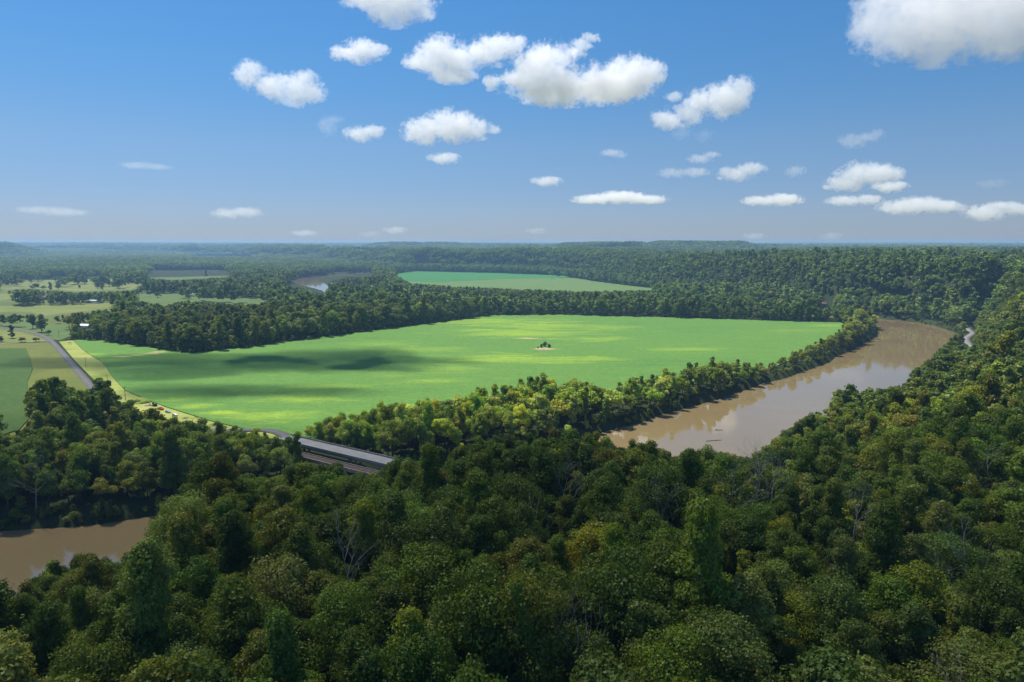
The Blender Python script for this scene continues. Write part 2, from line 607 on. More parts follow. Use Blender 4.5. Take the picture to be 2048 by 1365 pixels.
MEADOWS = [
    [(0, 560), (75, 558), (150, 552), (225, 554), (225, 566), (292, 567), (262, 580), (150, 583), (105, 580), (50, 577), (0, 581)],
    [(-60, 587), (25, 588), (27, 597), (0, 602), (-60, 604)],
    [(-60, 614), (100, 612), (185, 609), (230, 604), (225, 616), (120, 628), (92, 632), (60, 625), (25, 624), (-60, 628)],
    [(272, 587), (310, 589), (395, 585), (395, 595), (425, 596), (512, 597), (542, 600), (520, 606), (437, 605), (372, 600), (330, 608), (277, 600)],
    [(290, 541.5), (400, 540.5), (462, 541.5), (458, 553), (405, 556), (350, 559), (297, 556)],
    [(-60, 645), (25, 646), (60, 645), (105, 649), (140, 651), (142, 672), (120, 681), (112, 680), (98, 672), (76, 664), (42, 656), (-60, 648)],
    [(-60, 660), (0, 660), (40, 665), (72, 673), (94, 682), (60, 684), (-60, 688)],
    [(390, 509), (505, 510), (505, 513), (390, 512)],
    [(136, 499), (160, 499), (160, 501), (136, 501)],
    [(225, 640), (250, 638), (248, 648), (224, 650)],
]
PASTURE = [(-60, 690), (60, 686), (97, 685), (122, 709), (162, 756), (203, 806), (185, 812), (150, 808), (120, 797), (75, 797), (58, 815), (64, 838), (40, 868), (-60, 900)]
LEFTCROP = [(-60, 700), (52, 698), (60, 715), (66, 738), (56, 762), (54, 812), (60, 837), (38, 862), (-60, 888)]


def world_poly(pp):
    return [ground_at(a, b) for a, b in pp]


def sheet(name, pp, mat, z0, z1):
    return tag(MB().prism(world_poly(pp), z0, z1).build(name, mat), kind='structure')


sand = (0.46, 0.36, 0.17)
YG = (0.25, 0.37, 0.04)
spots = []
for px, py, r, col, k in ((250, 715, 5, sand, 1.2), (272, 712, 6, sand, 1.3), (296, 709, 6, sand, 1.3), (318, 706, 5, sand, 1.1), (1057, 678, 9, sand, 1.5), (1050, 668, 55, YG, 1.0), (1092, 700, 8, sand, 1.2), (1020, 720, 40, YG, 1.0), (1120, 720, 30, YG, 0.7),
                          (990, 645, 60, YG, 0.9), (1190, 680, 26, YG, 1.0), (1100, 655, 60, YG, 0.8), (900, 740, 22, YG, 0.6), (640, 775, 18, YG, 0.5), (600, 800, 18, YG, 0.8), (530, 835, 18, YG, 1.1),
                          (430, 828, 10, YG, 1.2), (390, 815, 9, YG, 1.0), (350, 800, 9, YG, 0.9), (225, 722, 10, YG, 1.0), (185, 710, 9, YG, 0.9), (1370, 700, 26, YG, 0.7),
                          (840, 700, 30, YG, 0.5), (760, 690, 30, YG, 0.5), (860, 765, 16, YG, 0.6), (300, 790, 8, YG, 0.6), (1660, 652, 20, YG, 0.6)):
    x, y = ground_at(px, py)
    spots.append((x, y, r, col, k))
m_soy = crop_material('soybean_rows', (0.108, 0.222, 0.044), (0.080, 0.185, 0.044), (0.165, 0.265, 0.040), 0.55, pts=spots, rot=0.12)
m_f2 = crop_material('far_green_crop', (0.05, 0.18, 0.045), (0.04, 0.15, 0.045), (0.07, 0.20, 0.04), 0.3)
m_f3 = crop_material('far_olive_crop', (0.12, 0.19, 0.055), (0.10, 0.17, 0.05), (0.16, 0.21, 0.06), 0.3)
m_lc = crop_material('left_green_crop', (0.06, 0.11, 0.026), (0.045, 0.095, 0.025), (0.085, 0.135, 0.03), 0.3, rot=0.6)
m_mea = grass_material('meadow_grass', (0.130, 0.170, 0.036), (0.200, 0.210, 0.058))
m_mea2 = grass_material('meadow_grass_green', (0.075, 0.135, 0.036), (0.125, 0.16, 0.045), 0.012)
m_mea3 = grass_material('rough_grass', (0.085, 0.125, 0.028), (0.140, 0.155, 0.042), 0.02)
m_past = grass_material('pasture_grass', (0.10, 0.13, 0.026), (0.155, 0.165, 0.04))
m_verge = grass_material('verge_grass', (0.20, 0.275, 0.04), (0.36, 0.36, 0.11), 0.05)
sheet('crop_field', CROP, m_soy, -0.5, 0.75)
sheet('verge', VERGE, m_verge, -0.5, 0.12)
sheet('far_field', FIELD2, m_f2, -0.5, 0.9)
sheet('far_field', FIELD3, m_f3, -0.5, 0.7)
sheet('pasture', PASTURE, m_past, -0.5, 0.10)
sheet('crop_field', LEFTCROP, m_lc, -0.5, 0.8)
sheet('meadow', [(-60, 556), (230, 551), (290, 541), (470, 541), (480, 560), (560, 588), (552, 610), (330, 616), (255, 642), (145, 655), (142, 673), (112, 680), (60, 684), (-60, 688)], m_mea3, -0.5, 0.06)
for k, mp in enumerate(MEADOWS):
    if k in (7, 8):
        z = float(np.max(height(*np.array(world_poly(mp)).T))) + 4
        sheet('meadow', mp, m_mea, z - 14, z)
    else:
        sheet('meadow', mp, m_mea2 if k in (3, 4, 5) else m_mea, -0.5, 0.14)


def ribbon(name, pts, width, z, mat, up=0.25):
    p = np.array(smooth_line(pts, 6))
    t = np.gradient(p, axis=0)
    t /= np.linalg.norm(t, axis=1)[:, None]
    n = np.stack([-t[:, 1], t[:, 0]], 1)
    zz = np.broadcast_to(np.asarray(z, float), (len(p),)) if np.ndim(z) else np.full(len(p), z)
    v, f = [], []
    for i in range(len(p)):
        for s_, dz in ((-1, -up - 0.4), (-1, 0), (1, 0), (1, -up - 0.4)):
            q = p[i] + n[i] * s_ * width / 2
            v.append((q[0], q[1], zz[i] + dz))
    for i in range(len(p) - 1):
        for k in range(3):
            a = i * 4 + k
            f.append((a, a + 4, a + 5, a + 1))
    me = mesh_np(name, v, f, mat)
    bm = bmesh.new(); bm.from_mesh(me)
    bmesh.ops.recalc_face_normals(bm, faces=bm.faces)
    bm.to_mesh(me); bm.free()
    return link(name, me), p


ROAD_PX = [(-200, 646), (-60, 650), (0, 655), (42, 661), (75, 669), (100, 681), (128, 710), (168, 757), (214, 806), (262, 830), (350, 855), (450, 872), (540, 880)]
road_pts = [ground_at(a, b) for a, b in ROAD_PX]
rb_a = Vector((-128, 386, 0))        # road bridge: north-west abutment
rb_b = Vector((28, 284, 0))          # south-east abutment
o, ROADC = ribbon('road', road_pts + [(rb_a.x, rb_a.y)], 6.5, 0.30, m_asphalt)
# the carriageway climbs on to the bridge
me = o.data
ea = np.array([v.co[:] for v in me.vertices])
dist = np.hypot(ea[:, 0] - rb_a.x, ea[:, 1] - rb_a.y)
ea[:, 2] += 6.6 * smooth(120, 8, dist)
for v, q in zip(me.vertices, ea):
    v.co = q
tag(o, kind='structure')
o2, DRIVE = ribbon('track', [ground_at(a, b) for a, b in ((-80, 692), (0, 688), (60, 684), (98, 683))], 4.0, 0.22, m_gravel, 0.1)
tag(o2, kind='structure')
rp = RIGHT_ROAD[::5]
rz = height(*np.array(smooth_line(rp, 6)).T) + 0.35
o3, ROADR = ribbon('road', rp, 7.0, rz, m_track, 1.0)
tag(o3, kind='structure')

# ------------------------------------------------------------------ haze
hb = MB().box((0, 0, 75), (41500, 41500, 174))
m_haze, nt, out = new_mat('haze_air')
pv = N(nt, 'ShaderNodeVolumePrincipled')
pv.inputs['Color'].default_value = (0.40, 0.66, 1.0, 1)
pv.inputs['Density'].default_value = HAZE
pv.inputs['Anisotropy'].default_value = 0.2
nt.links.new(pv.outputs[0], out.inputs['Volume'])
tag(hb.build('haze', m_haze), 'thin blue haze filling the air over the valley', 'haze', kind='stuff')

# ------------------------------------------------------------------ clouds
def cloud_material(name, blobs, dens, nscale, soft=1.0, namp=1.5):
    m, nt, out = new_mat(name)
    co = obj_co(nt)
    nz = noise(nt, co, nscale, 5, 0.62, 0.35)
    acc = None
    for (c_, r_) in blobs:
        mp = N(nt, 'ShaderNodeVectorMath', operation='SUBTRACT')
        nt.links.new(co, mp.inputs[0])
        mp.inputs[1].default_value = c_
        dv = N(nt, 'ShaderNodeVectorMath', operation='DIVIDE')
        nt.links.new(mp.outputs[0], dv.inputs[0])
        dv.inputs[1].default_value = r_
        ln = N(nt, 'ShaderNodeVectorMath', operation='LENGTH')
        nt.links.new(dv.outputs[0], ln.inputs[0])
        v = math_n(nt, 'SUBTRACT', 1.0, ln.outputs['Value'])
        acc = v if acc is None else math_n(nt, 'SMOOTH_MAX', acc, v, 0.08)
    nz2 = noise(nt, co, nscale * 3.6, 4, 0.65, 0.5)
    f = math_n(nt, 'ADD', acc, math_n(nt, 'MULTIPLY', math_n(nt, 'SUBTRACT', nz, 0.54), namp * 1.5))
    f = math_n(nt, 'ADD', f, math_n(nt, 'MULTIPLY', math_n(nt, 'SUBTRACT', nz2, 0.53), 1.7))
    f = math_n(nt, 'MULTIPLY', f, 5.0 / soft, clamp=True)
    pv = N(nt, 'ShaderNodeVolumePrincipled')
    pv.inputs['Color'].default_value = (1, 1, 1, 1)
    pv.inputs['Anisotropy'].default_value = 0.35
    nt.links.new(math_n(nt, 'MULTIPLY', f, dens), pv.inputs['Density'])
    nt.links.new(pv.outputs[0], out.inputs['Volume'])
    return m


def cloud(label, dist, blobs_px, tau=7.0, soft=1.0, namp=1.5, group=None):
    cx = sum(b[0] for b in blobs_px) / len(blobs_px)
    cyy = sum(b[1] for b in blobs_px) / len(blobs_px)
    ctr = ray_at(cx, cyy, dist)
    k = dist / FPX
    bl = []
    for (px, py, rx, ry) in blobs_px:
        p = ray_at(px, py, dist) - ctr
        # a cloud seen from below-side: its height is a little less than it looks, its depth like its width
        bl.append(((p.x, p.y, p.z), (rx * k * 1.2, max(rx * 0.7, ry) * k * 1.2, ry * k * 1.2)))
    rmin = sum(b[1][2] for b in bl) / len(bl)
    bm = bmesh.new()
    for c_, r_ in bl:
        r = bmesh.ops.create_icosphere(bm, subdivisions=2, radius=1.0)
        for v in r['verts']:
            v.co = Vector((c_[0] + v.co.x * r_[0] * 1.12, c_[1] + v.co.y * r_[1] * 1.12, c_[2] + v.co.z * r_[2] * 1.12))
    h = bmesh.ops.convex_hull(bm, input=bm.verts)
    bmesh.ops.delete(bm, geom=[g for g in h['geom_interior'] + h['geom_unused'] if isinstance(g, bmesh.types.BMVert)], context='VERTS')
    me = bpy.data.meshes.new('cloud')
    bm.to_mesh(me)
    bm.free()
    mt = cloud_material('cloud_vapour', bl, tau / (2 * rmin), 1.0 / (rmin * 1.1), soft, namp)
    mt.cycles.volume_step_rate = 1.0 if hasattr(mt.cycles, 'volume_step_rate') else 1.0
    me.materials.append(mt)
    o = link('cloud', me)
    o.location = ctr
    tag(o, label, 'cloud', group)
    return o


G_ = 'fair-weather clouds in the blue sky'
CL = [
    ('white cloud cut by the top edge, left of centre', 4300, [(735, 2, 40, 16), (790, 12, 55, 30), (830, 8, 40, 26), (770, -30, 80, 30)], 7),
    ('small pointed white cloud below the one cut by the top edge', 5200, [(690, 107, 28, 12), (722, 102, 32, 20), (752, 102, 24, 11)], 6),
    ('ragged white cloud farthest left among the larger ones, sloping down to the right', 5200, [(500, 150, 30, 22), (545, 172, 36, 22), (600, 180, 42, 26), (610, 155, 14, 14)], 6),
    ('two-humped white cloud left of the largest mid-sky cloud', 4800, [(850, 124, 36, 18), (880, 112, 42, 32), (910, 120, 40, 30), (960, 108, 34, 22), (990, 98, 38, 24), (905, 148, 40, 16), (1020, 85, 28, 15), (1035, 80, 16, 9)], 8),
    ('largest cloud in mid sky, with a raised arm pointing up', 4800, [(1082, 138, 46, 40), (1055, 162, 44, 22), (1110, 175, 74, 30), (1215, 172, 80, 28), (1272, 146, 46, 28), (1300, 135, 26, 16), (1120, 118, 30, 18), (1142, 104, 26, 14), (1164, 90, 22, 12), (1180, 78, 16, 10), (985, 166, 16, 14), (1090, 203, 30, 12)], 9),
    ('white cloud with a ragged top under the two-humped cloud', 6500, [(850, 262, 40, 24), (905, 252, 48, 28), (940, 262, 36, 17), (985, 261, 16, 9)], 7),
    ('small rounded cloud left of the ragged-topped one', 6500, [(718, 268, 26, 14), (745, 264, 22, 12)], 5),
    ('faint wispy cloud scrap above the small rounded cloud', 6500, [(655, 250, 20, 18), (668, 240, 18, 8)], 1.6),
    ('slanting white cloud right of the largest mid-sky cloud', 5600, [(1335, 240, 32, 16), (1375, 228, 30, 16), (1400, 205, 30, 24), (1450, 200, 40, 30), (1480, 175, 24, 20), (1352, 192, 16, 9)], 7),
    ('huge white cloud with grey underside in the top right corner', 3900, [(1800, 60, 70, 44), (1880, 50, 90, 52), (1980, 40, 100, 52), (2070, 45, 90, 50), (1850, 0, 90, 40), (2000, -30, 140, 50), (1725, 70, 28, 18)], 8),
    ('thin hooked wisp of cloud below the huge one', 6500, [(1705, 282, 24, 12), (1735, 275, 24, 8), (1755, 266, 12, 7)], 2.5),
    ('domed cloud with a flat base right of mid sky', 9000, [(1690, 368, 34, 12), (1720, 348, 34, 20), (1755, 350, 38, 17)], 7),
    ('small puff right under the domed cloud', 9500, [(1780, 374, 26, 9)], 6),
    ('long flat cloud low at the right, second from the right edge', 11500, [(1800, 415, 34, 11), (1838, 410, 38, 13), (1880, 414, 36, 9)], 6),
    ('low cloud nearest the right edge of the photo', 11500, [(1972, 426, 32, 12), (2005, 412, 26, 7), (2040, 420, 26, 8)], 5),
    ('long flat cloud low in the middle right of the sky', 12000, [(1520, 402, 30, 8), (1565, 400, 34, 10)], 6),
    ('low flat cloud under the domed cloud', 12000, [(1690, 402, 30, 8), (1735, 400, 24, 8)], 4.5),
    ('longest flat cloud low over the middle hills', 12000, [(1190, 399, 40, 8), (1240, 395, 44, 11), (1290, 399, 40, 8)], 6),
    ('soft slanting cloud left of the domed cloud', 9000, [(1470, 348, 30, 13), (1500, 338, 26, 11)], 4),
    ('thin flat cloud left of the soft slanting one', 9000, [(1345, 346, 26, 9), (1388, 345, 30, 8)], 3),
    ('small tilted cloud above the thin flat one', 8500, [(1400, 318, 22, 8), (1422, 310, 16, 6)], 3.5),
    ('small round puff between the slanting cloud and the domed cloud', 9000, [(1590, 342, 17, 10)], 3.5),
    ('small scrap of cloud above the longest flat cloud', 8500, [(1222, 306, 20, 7), (1240, 311, 14, 5)], 3),
    ('small flat puff below the ragged-topped cloud', 8500, [(888, 317, 28, 10)], 4),
    ('small flat puff left of the longest flat cloud', 10500, [(1093, 363, 27, 9)], 4),
    ('flat cloud low over the left hills', 12500, [(455, 427, 28, 9), (490, 425, 30, 9)], 3.9),
    ('faint flat streak of cloud high over the left meadows', 10000, [(275, 331, 28, 6), (312, 334, 26, 5)], 1.0),
    ('faint long streak of cloud low at the far left', 12500, [(75, 420, 34, 6), (125, 424, 40, 7)], 1.2),
    ('faint puff below the slanting cloud', 7500, [(1363, 266, 18, 12)], 1.6),
    ('faintest puff below the slanting cloud, the right one', 7500, [(1408, 271, 16, 12)], 1.2),
    ('tiny cloud low above the river bend hills', 14500, [(608, 467, 24, 6)], 2.5),
    ('tiny cloud low above the second far field', 14500, [(790, 461, 22, 7)], 3),
    ('tiny cloud low above the long wooded ridge', 14500, [(1508, 473, 20, 6)], 2.5),
    ('tiny puff low above the right-hand hills', 14500, [(1662, 473, 18, 8)], 2.5),
    ('tiny flat scrap low at the right edge of the sky', 12500, [(1983, 368, 24, 7)], 0.95),
    ('tiny low cloud left of the one above the second far field', 15000, [(740, 469, 22, 6)], 0.95),
    ('tiny low cloud over the lone clump in the crop', 14500, [(1072, 462, 20, 6)], 1.6),
]
if not QUICK or True:
    for lb, ds, bp, tau in CL:
        tau = tau * (0.25 if tau >= 4 else 0.13)
        small = tau < 0.6
        cloud(lb, ds, bp, tau, 1.6 if small else 1.0, 1.5, G_)


def high_cloud(label, target_px, z, rx, ry, rz, tau, shift=(0, 0)):
    """a cloud above the frame, placed so that its shade falls on the ground seen at target_px"""
    gx0, gy0 = ground_at(*target_px)
    t = z / SUN_DIR.z
    c_ = Vector((gx0 + SUN_DIR.x * t + shift[0], gy0 + SUN_DIR.y * t + shift[1], z))
    b = MB().ball((0, 0, 0), (1, 1, 1), 4)
    for v in b.bm.verts:
        p = v.co.copy()
        q = 1 + 0.75 * (float(vnoise(p.x * 2 + c_.x + 40, p.y * 2 + p.z + 40, 0.9, 3)) - 0.5) * 2 + 0.2 * (float(vnoise(p.x + 40, p.y + c_.y, 0.25, 4)) - 0.5)
        v.co = Vector((p.x * rx * q, p.y * ry * q, p.z * rz))
    m, nt, out = new_mat('thin_cloud_vapour')
    pv = N(nt, 'ShaderNodeVolumePrincipled')
    pv.inputs['Color'].default_value = (1, 1, 1, 1)
    pv.inputs['Density'].default_value = tau / (2 * rz)
    nt.links.new(pv.outputs[0], out.inputs['Volume'])
    o = b.build('cloud', m)
    o.location = c_
    tag(o, label, 'cloud', 'clouds overhead')
    return o


high_cloud('broad thin veil added out of view overhead to darken the foreground woods', (1024, 1365), 900, 900, 255, 80, 1.0, (0, -55))  # made-up unseen veil, added only to dim the sun on the foreground
for lb, tp, rx, ry, tau in (('thin ragged cloud overhead shading the left end of the crop', (290, 722), 120, 48, 1.16),
                            ('thin broad cloud overhead shading the crop by its western corner', (430, 740), 125, 50, 1.16),
                            ('thin tilted cloud overhead shading the crop left of its middle', (600, 728), 120, 60, 1.05),
                            ('thin narrow cloud overhead shading the far side of the crop', (690, 712), 70, 50, 0.95),
                            ('thin long cloud overhead shading the crop near its middle', (830, 722), 75, 24, 0.95),
                            ('thin small cloud overhead shading the crop just short of its middle', (775, 735), 45, 34, 1.05),
                            ('thin small cloud overhead shading the crop by the roadside', (350, 790), 48, 18, 0.95),
                            ('thin long cloud overhead shading the near part of the crop', (490, 782), 75, 22, 0.95),
                            ('thin wispy cloud overhead shading the crop above the tree belt', (640, 788), 55, 14, 0.87)):
    high_cloud(lb, tp, 1300, rx, ry, 35, tau)

# ------------------------------------------------------------------ trees
def crown_mesh(name, n_leaf, leaf, seed, R=5.2, Ht=13.0, base=7.0, lobes=16, shape='round', trunk_lod=1, with_trunk=False, squash=1.0):
    """leaf clumps on the shells of many overlapping lobes; returns mesh in metres, standing on z = 0"""
    g = np.random.default_rng(seed)
    L = []
    for i in range(lobes):
        a = g.uniform(0, 2 * math.pi)
        u = (i + 0.5) / lobes
        if shape == 'round':
            zc = base + Ht * (0.12 + 0.78 * u)
            prof = math.sin(math.pi * min(1, 0.18 + 0.80 * u)) ** 0.6
            rr = R * prof * g.uniform(0.2, 0.85)
            lr = R * g.uniform(0.20, 0.44) * (0.75 + 0.35 * prof) * (20 / lobes) ** 0.25
        elif shape == 'tall':
            zc = base + Ht * (0.05 + 0.88 * u)
            prof = math.sin(math.pi * min(1, 0.22 + 0.76 * u)) ** 0.5
            rr = R * 0.72 * prof * g.uniform(0.15, 0.85)
            lr = R * g.uniform(0.19, 0.38)
        elif shape == 'spreading':
            zc = base + Ht * (0.25 + 0.55 * u)
            prof = math.sin(math.pi * min(1, 0.25 + 0.72 * u)) ** 0.5
            rr = R * 1.15 * prof * g.uniform(0.2, 0.92)
            lr = R * g.uniform(0.19, 0.40)
        else:  # cone
            zc = base * 0.4 + (Ht + base * 0.6) * (0.03 + 0.92 * u)
            rr = R * 0.62 * (1.05 - u) * g.uniform(0.35, 0.9)
            lr = R * 0.42 * (1.12 - u)
        L.append((rr * math.cos(a), rr * math.sin(a), zc, lr, lr * g.uniform(0.62, 0.85) * squash))
    w = np.array([l[3] ** 2 for l in L])
    pick = g.choice(len(L), n_leaf, p=w / w.sum())
    Lm = np.array(L)[pick]
    d = g.normal(size=(n_leaf, 3))
    d[:, 2] = d[:, 2] * 0.9 + 0.28
    d /= np.linalg.norm(d, axis=1)[:, None]
    # clumpy radius: bumps over each lobe and a few stray sprays
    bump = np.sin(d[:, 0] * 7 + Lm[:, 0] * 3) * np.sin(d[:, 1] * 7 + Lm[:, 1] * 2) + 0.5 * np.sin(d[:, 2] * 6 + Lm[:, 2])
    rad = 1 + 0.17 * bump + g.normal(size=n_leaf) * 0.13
    stray = g.random(n_leaf) < 0.10
    rad[stray] += g.uniform(0.05, 0.28, stray.sum())
    inner = g.random(n_leaf) < 0.12
    rad[inner] *= g.uniform(0.5, 0.9, inner.sum())
    P = np.stack([Lm[:, 0] + d[:, 0] * Lm[:, 3] * rad, Lm[:, 1] + d[:, 1] * Lm[:, 3] * rad, Lm[:, 2] + d[:, 2] * Lm[:, 4] * rad], 1)
    nrm = d + g.normal(size=(n_leaf, 3)) * 0.48
    nrm[:, 2] += 0.25
    nrm /= np.linalg.norm(nrm, axis=1)[:, None]
    t = np.cross(nrm, g.normal(size=(n_leaf, 3)))
    t /= np.linalg.norm(t, axis=1)[:, None]
    b = np.cross(nrm, t)
    s = leaf * g.uniform(0.6, 1.25, n_leaf)[:, None]
    asp = g.uniform(0.5, 0.85, n_leaf)[:, None]
    fold = nrm * s * 0.18
    V = np.stack([P - t * s, P - b * s * asp + fold, P + t * s, P + b * s * asp - fold], 1).reshape(-1, 3)
    F = np.arange(n_leaf * 4).reshape(-1, 4)
    lv_ = np.clip(0.5 + 0.32 * g.normal(size=n_leaf) * 0.6 + 0.22 * bump, 0, 1)  # random leaf tone plus painted light: clump bulges lighter, hollows darker
    mi = np.zeros(n_leaf, np.int32)
    if with_trunk:
        tv, tf = limb_geo(seed, R, Ht, base, 5 if trunk_lod else 4, 3 if trunk_lod else 0)
        F = np.vstack([F, tf + len(V)])
        V = np.vstack([V, tv])
        mi = np.concatenate([mi, np.ones(len(tf), np.int32)])
        lv_ = np.concatenate([lv_, np.zeros(len(tf))])
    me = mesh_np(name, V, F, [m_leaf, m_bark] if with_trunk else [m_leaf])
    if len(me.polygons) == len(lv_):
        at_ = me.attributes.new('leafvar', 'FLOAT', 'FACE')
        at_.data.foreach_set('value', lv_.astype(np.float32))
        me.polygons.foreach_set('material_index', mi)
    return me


def limb_geo(seed, R, Ht, base, n=6, limbs=4):
    g = np.random.default_rng(seed + 900)
    tv, tf = [], []

    def tube(path, radii_):
        o_ = len(tv)
        for k, (p, r) in enumerate(zip(path, radii_)):
            for i in range(n):
                a = 2 * math.pi * i / n
                tv.append((p[0] + r * math.cos(a), p[1] + r * math.sin(a), p[2]))
        for k in range(len(path) - 1):
            for i in range(n):
                j = (i + 1) % n
                tf.append((o_ + k * n + i, o_ + k * n + j, o_ + (k + 1) * n + j, o_ + (k + 1) * n + i))
    lean = g.normal(size=2) * 0.5
    top = base + Ht * 0.62
    tube([(0, 0, -1.5), (lean[0] * .3, lean[1] * .3, base * 0.5), (lean[0], lean[1], base), (lean[0] * 1.6, lean[1] * 1.6, top)], [0.42, 0.33, 0.27, 0.1])
    for i in range(limbs):
        a = g.uniform(0, 6.28)
        r = R * g.uniform(0.4, 0.7)
        z0 = base * g.uniform(0.75, 1.1)
        tube([(lean[0] * .8, lean[1] * .8, z0), (r * .5 * math.cos(a), r * .5 * math.sin(a), z0 + Ht * .16), (r * math.cos(a), r * math.sin(a), z0 + Ht * .4)], [0.18, 0.13, 0.05])
    return np.array(tv), np.array(tf, np.int32)


SHAPES = ['round', 'tall', 'spreading', 'round', 'round', 'spreading', 'tall', 'cone']
GEO = dict(round=(5.3, 15.5, 4.5), tall=(4.6, 18.5, 4.0), spreading=(6.0, 13.5, 6.0), cone=(4.2, 14.5, 4.0))
variants = []                       # (mesh, lod, shape) for the forest mass
near_crowns = []
for i, s_ in enumerate(SHAPES):
    R_, H_, B_ = GEO[s_]
    near_crowns.append((s_, crown_mesh('crown', 18000 if s_ != 'cone' else 8000, 0.185, 50 + i, R_, H_, B_, 40 if s_ != 'cone' else 26, s_), None))
for i, s_ in enumerate(SHAPES):
    R_, H_, B_ = GEO[s_]
    tv, tf = limb_geo(50 + i, R_, H_, B_, 6, 4)
    near_crowns[i] = (s_, near_crowns[i][1], mesh_np('trunk', tv, tf, m_bark, True))
for lod, (nl_, ls_, lb_) in enumerate(((6200, 0.31, 34), (1800, 0.60, 24), (400, 1.2, 13))):
    for i, s_ in enumerate(SHAPES[:7]):
        R_, H_, B_ = GEO[s_]
        variants.append((crown_mesh('forest_tree', nl_, ls_, 200 + 20 * lod + i, R_, H_, B_, lb_, s_, lod < 1, lod < 2), lod, s_))
# far clumps: several crowns in one, low cost
for i in range(4):
    g = np.random.default_rng(700 + i)
    variants.append((crown_mesh('forest_clump', 420, 2.0, 400 + i, 11.0, 12.0, 5.0, 12, 'spreading'), 3, 'clump'))

def top_spot(px, py, H_):
    """ground position of a thing of height H_ whose top meets the photo pixel"""
    best = None
    for d_ in np.arange(70, 480, 2.0):
        p = ray_at(px, py, float(d_))
        g_ = float(height(np.array([p.x]), np.array([p.y]))[0])
        if p.z - g_ <= H_:
            return p.x, p.y, g_
    return best


BARE = ((1132, 935, 26, (-0.5, 0), 3, 'tall forked bare grey tree centre-right, left of the bushy bare one', 0.3, 3),
           (1108, 1010, 22, (-3, 0), 2, 'thin bare leaning limb below the tall forked bare tree', 0.25, 4),
           (1335, 965, 25, (0.5, 0), 3, 'bushy pale grey bare tree in the middle of the bare group', 0.3, 5, .7),
           (1462, 940, 26, (0, 0), 3, 'spreading bare grey tree just below the river', 0.3, 6, .7),
           (1512, 905, 28, (1, 0), 3, 'tallest bare grey tree, sticking up against the river', 0.32, 7),
           (1545, 925, 26, (0.5, 0), 3, 'bare grey tree right of the tallest bare one', 0.3, 8),
           (1705, 1000, 25, (1, 0), 3, 'bare grey tree tangled among green crowns, right of centre', 0.28, 9, .8),
           (1945, 1085, 26, (0, 0), 3, 'wide bare grey tree over a gap at the right', 0.3, 10, .8),
           (1985, 905, 26, (0, 0), 3, 'pale bare tree highest up at the right edge', 0.3, 11, .8),
           (1935, 1330, 24, (0.6, 0), 2, 'small bare tree near the bottom right corner', 0.25, 12),
           (1135, 1215, 25, (0.2, 0), 3, 'small bare grey tree right of the vine-covered trunk', 0.26, 13),
           (62, 925, 25, (1, 0), 3, 'bare grey tree in the woods at the far left', 0.28, 14, .8),
           (735, 1075, 28, (-2.5, 0), 3, 'bare tree with long bent limbs, centre-left foreground', 0.36, 15, 1.1))
KEEPD = [([(560, 860), (640, 870), (760, 860), (930, 820), (1200, 740), (1215, 868), (1100, 860), (1000, 872), (930, 878), (890, 888), (840, 902), (790, 918), (640, 884)], 352.0)]
for a_ in BARE:
    q_ = top_spot(a_[0], a_[1], a_[2])
    if q_:
        KEEPD.append(([(a_[0] - 24, a_[1] - 12), (a_[0] + 24, a_[1] - 12), (a_[0] + 20, a_[1] + 62), (a_[0] - 20, a_[1] + 62)], q_[1] + 1.0))
KEEPD.append(([(1020, 1155), (1058, 1155), (1092, 1260), (1096, 1370), (1050, 1370), (1046, 1260)], top_spot(1036, 1168, 30)[1] + 1.5))
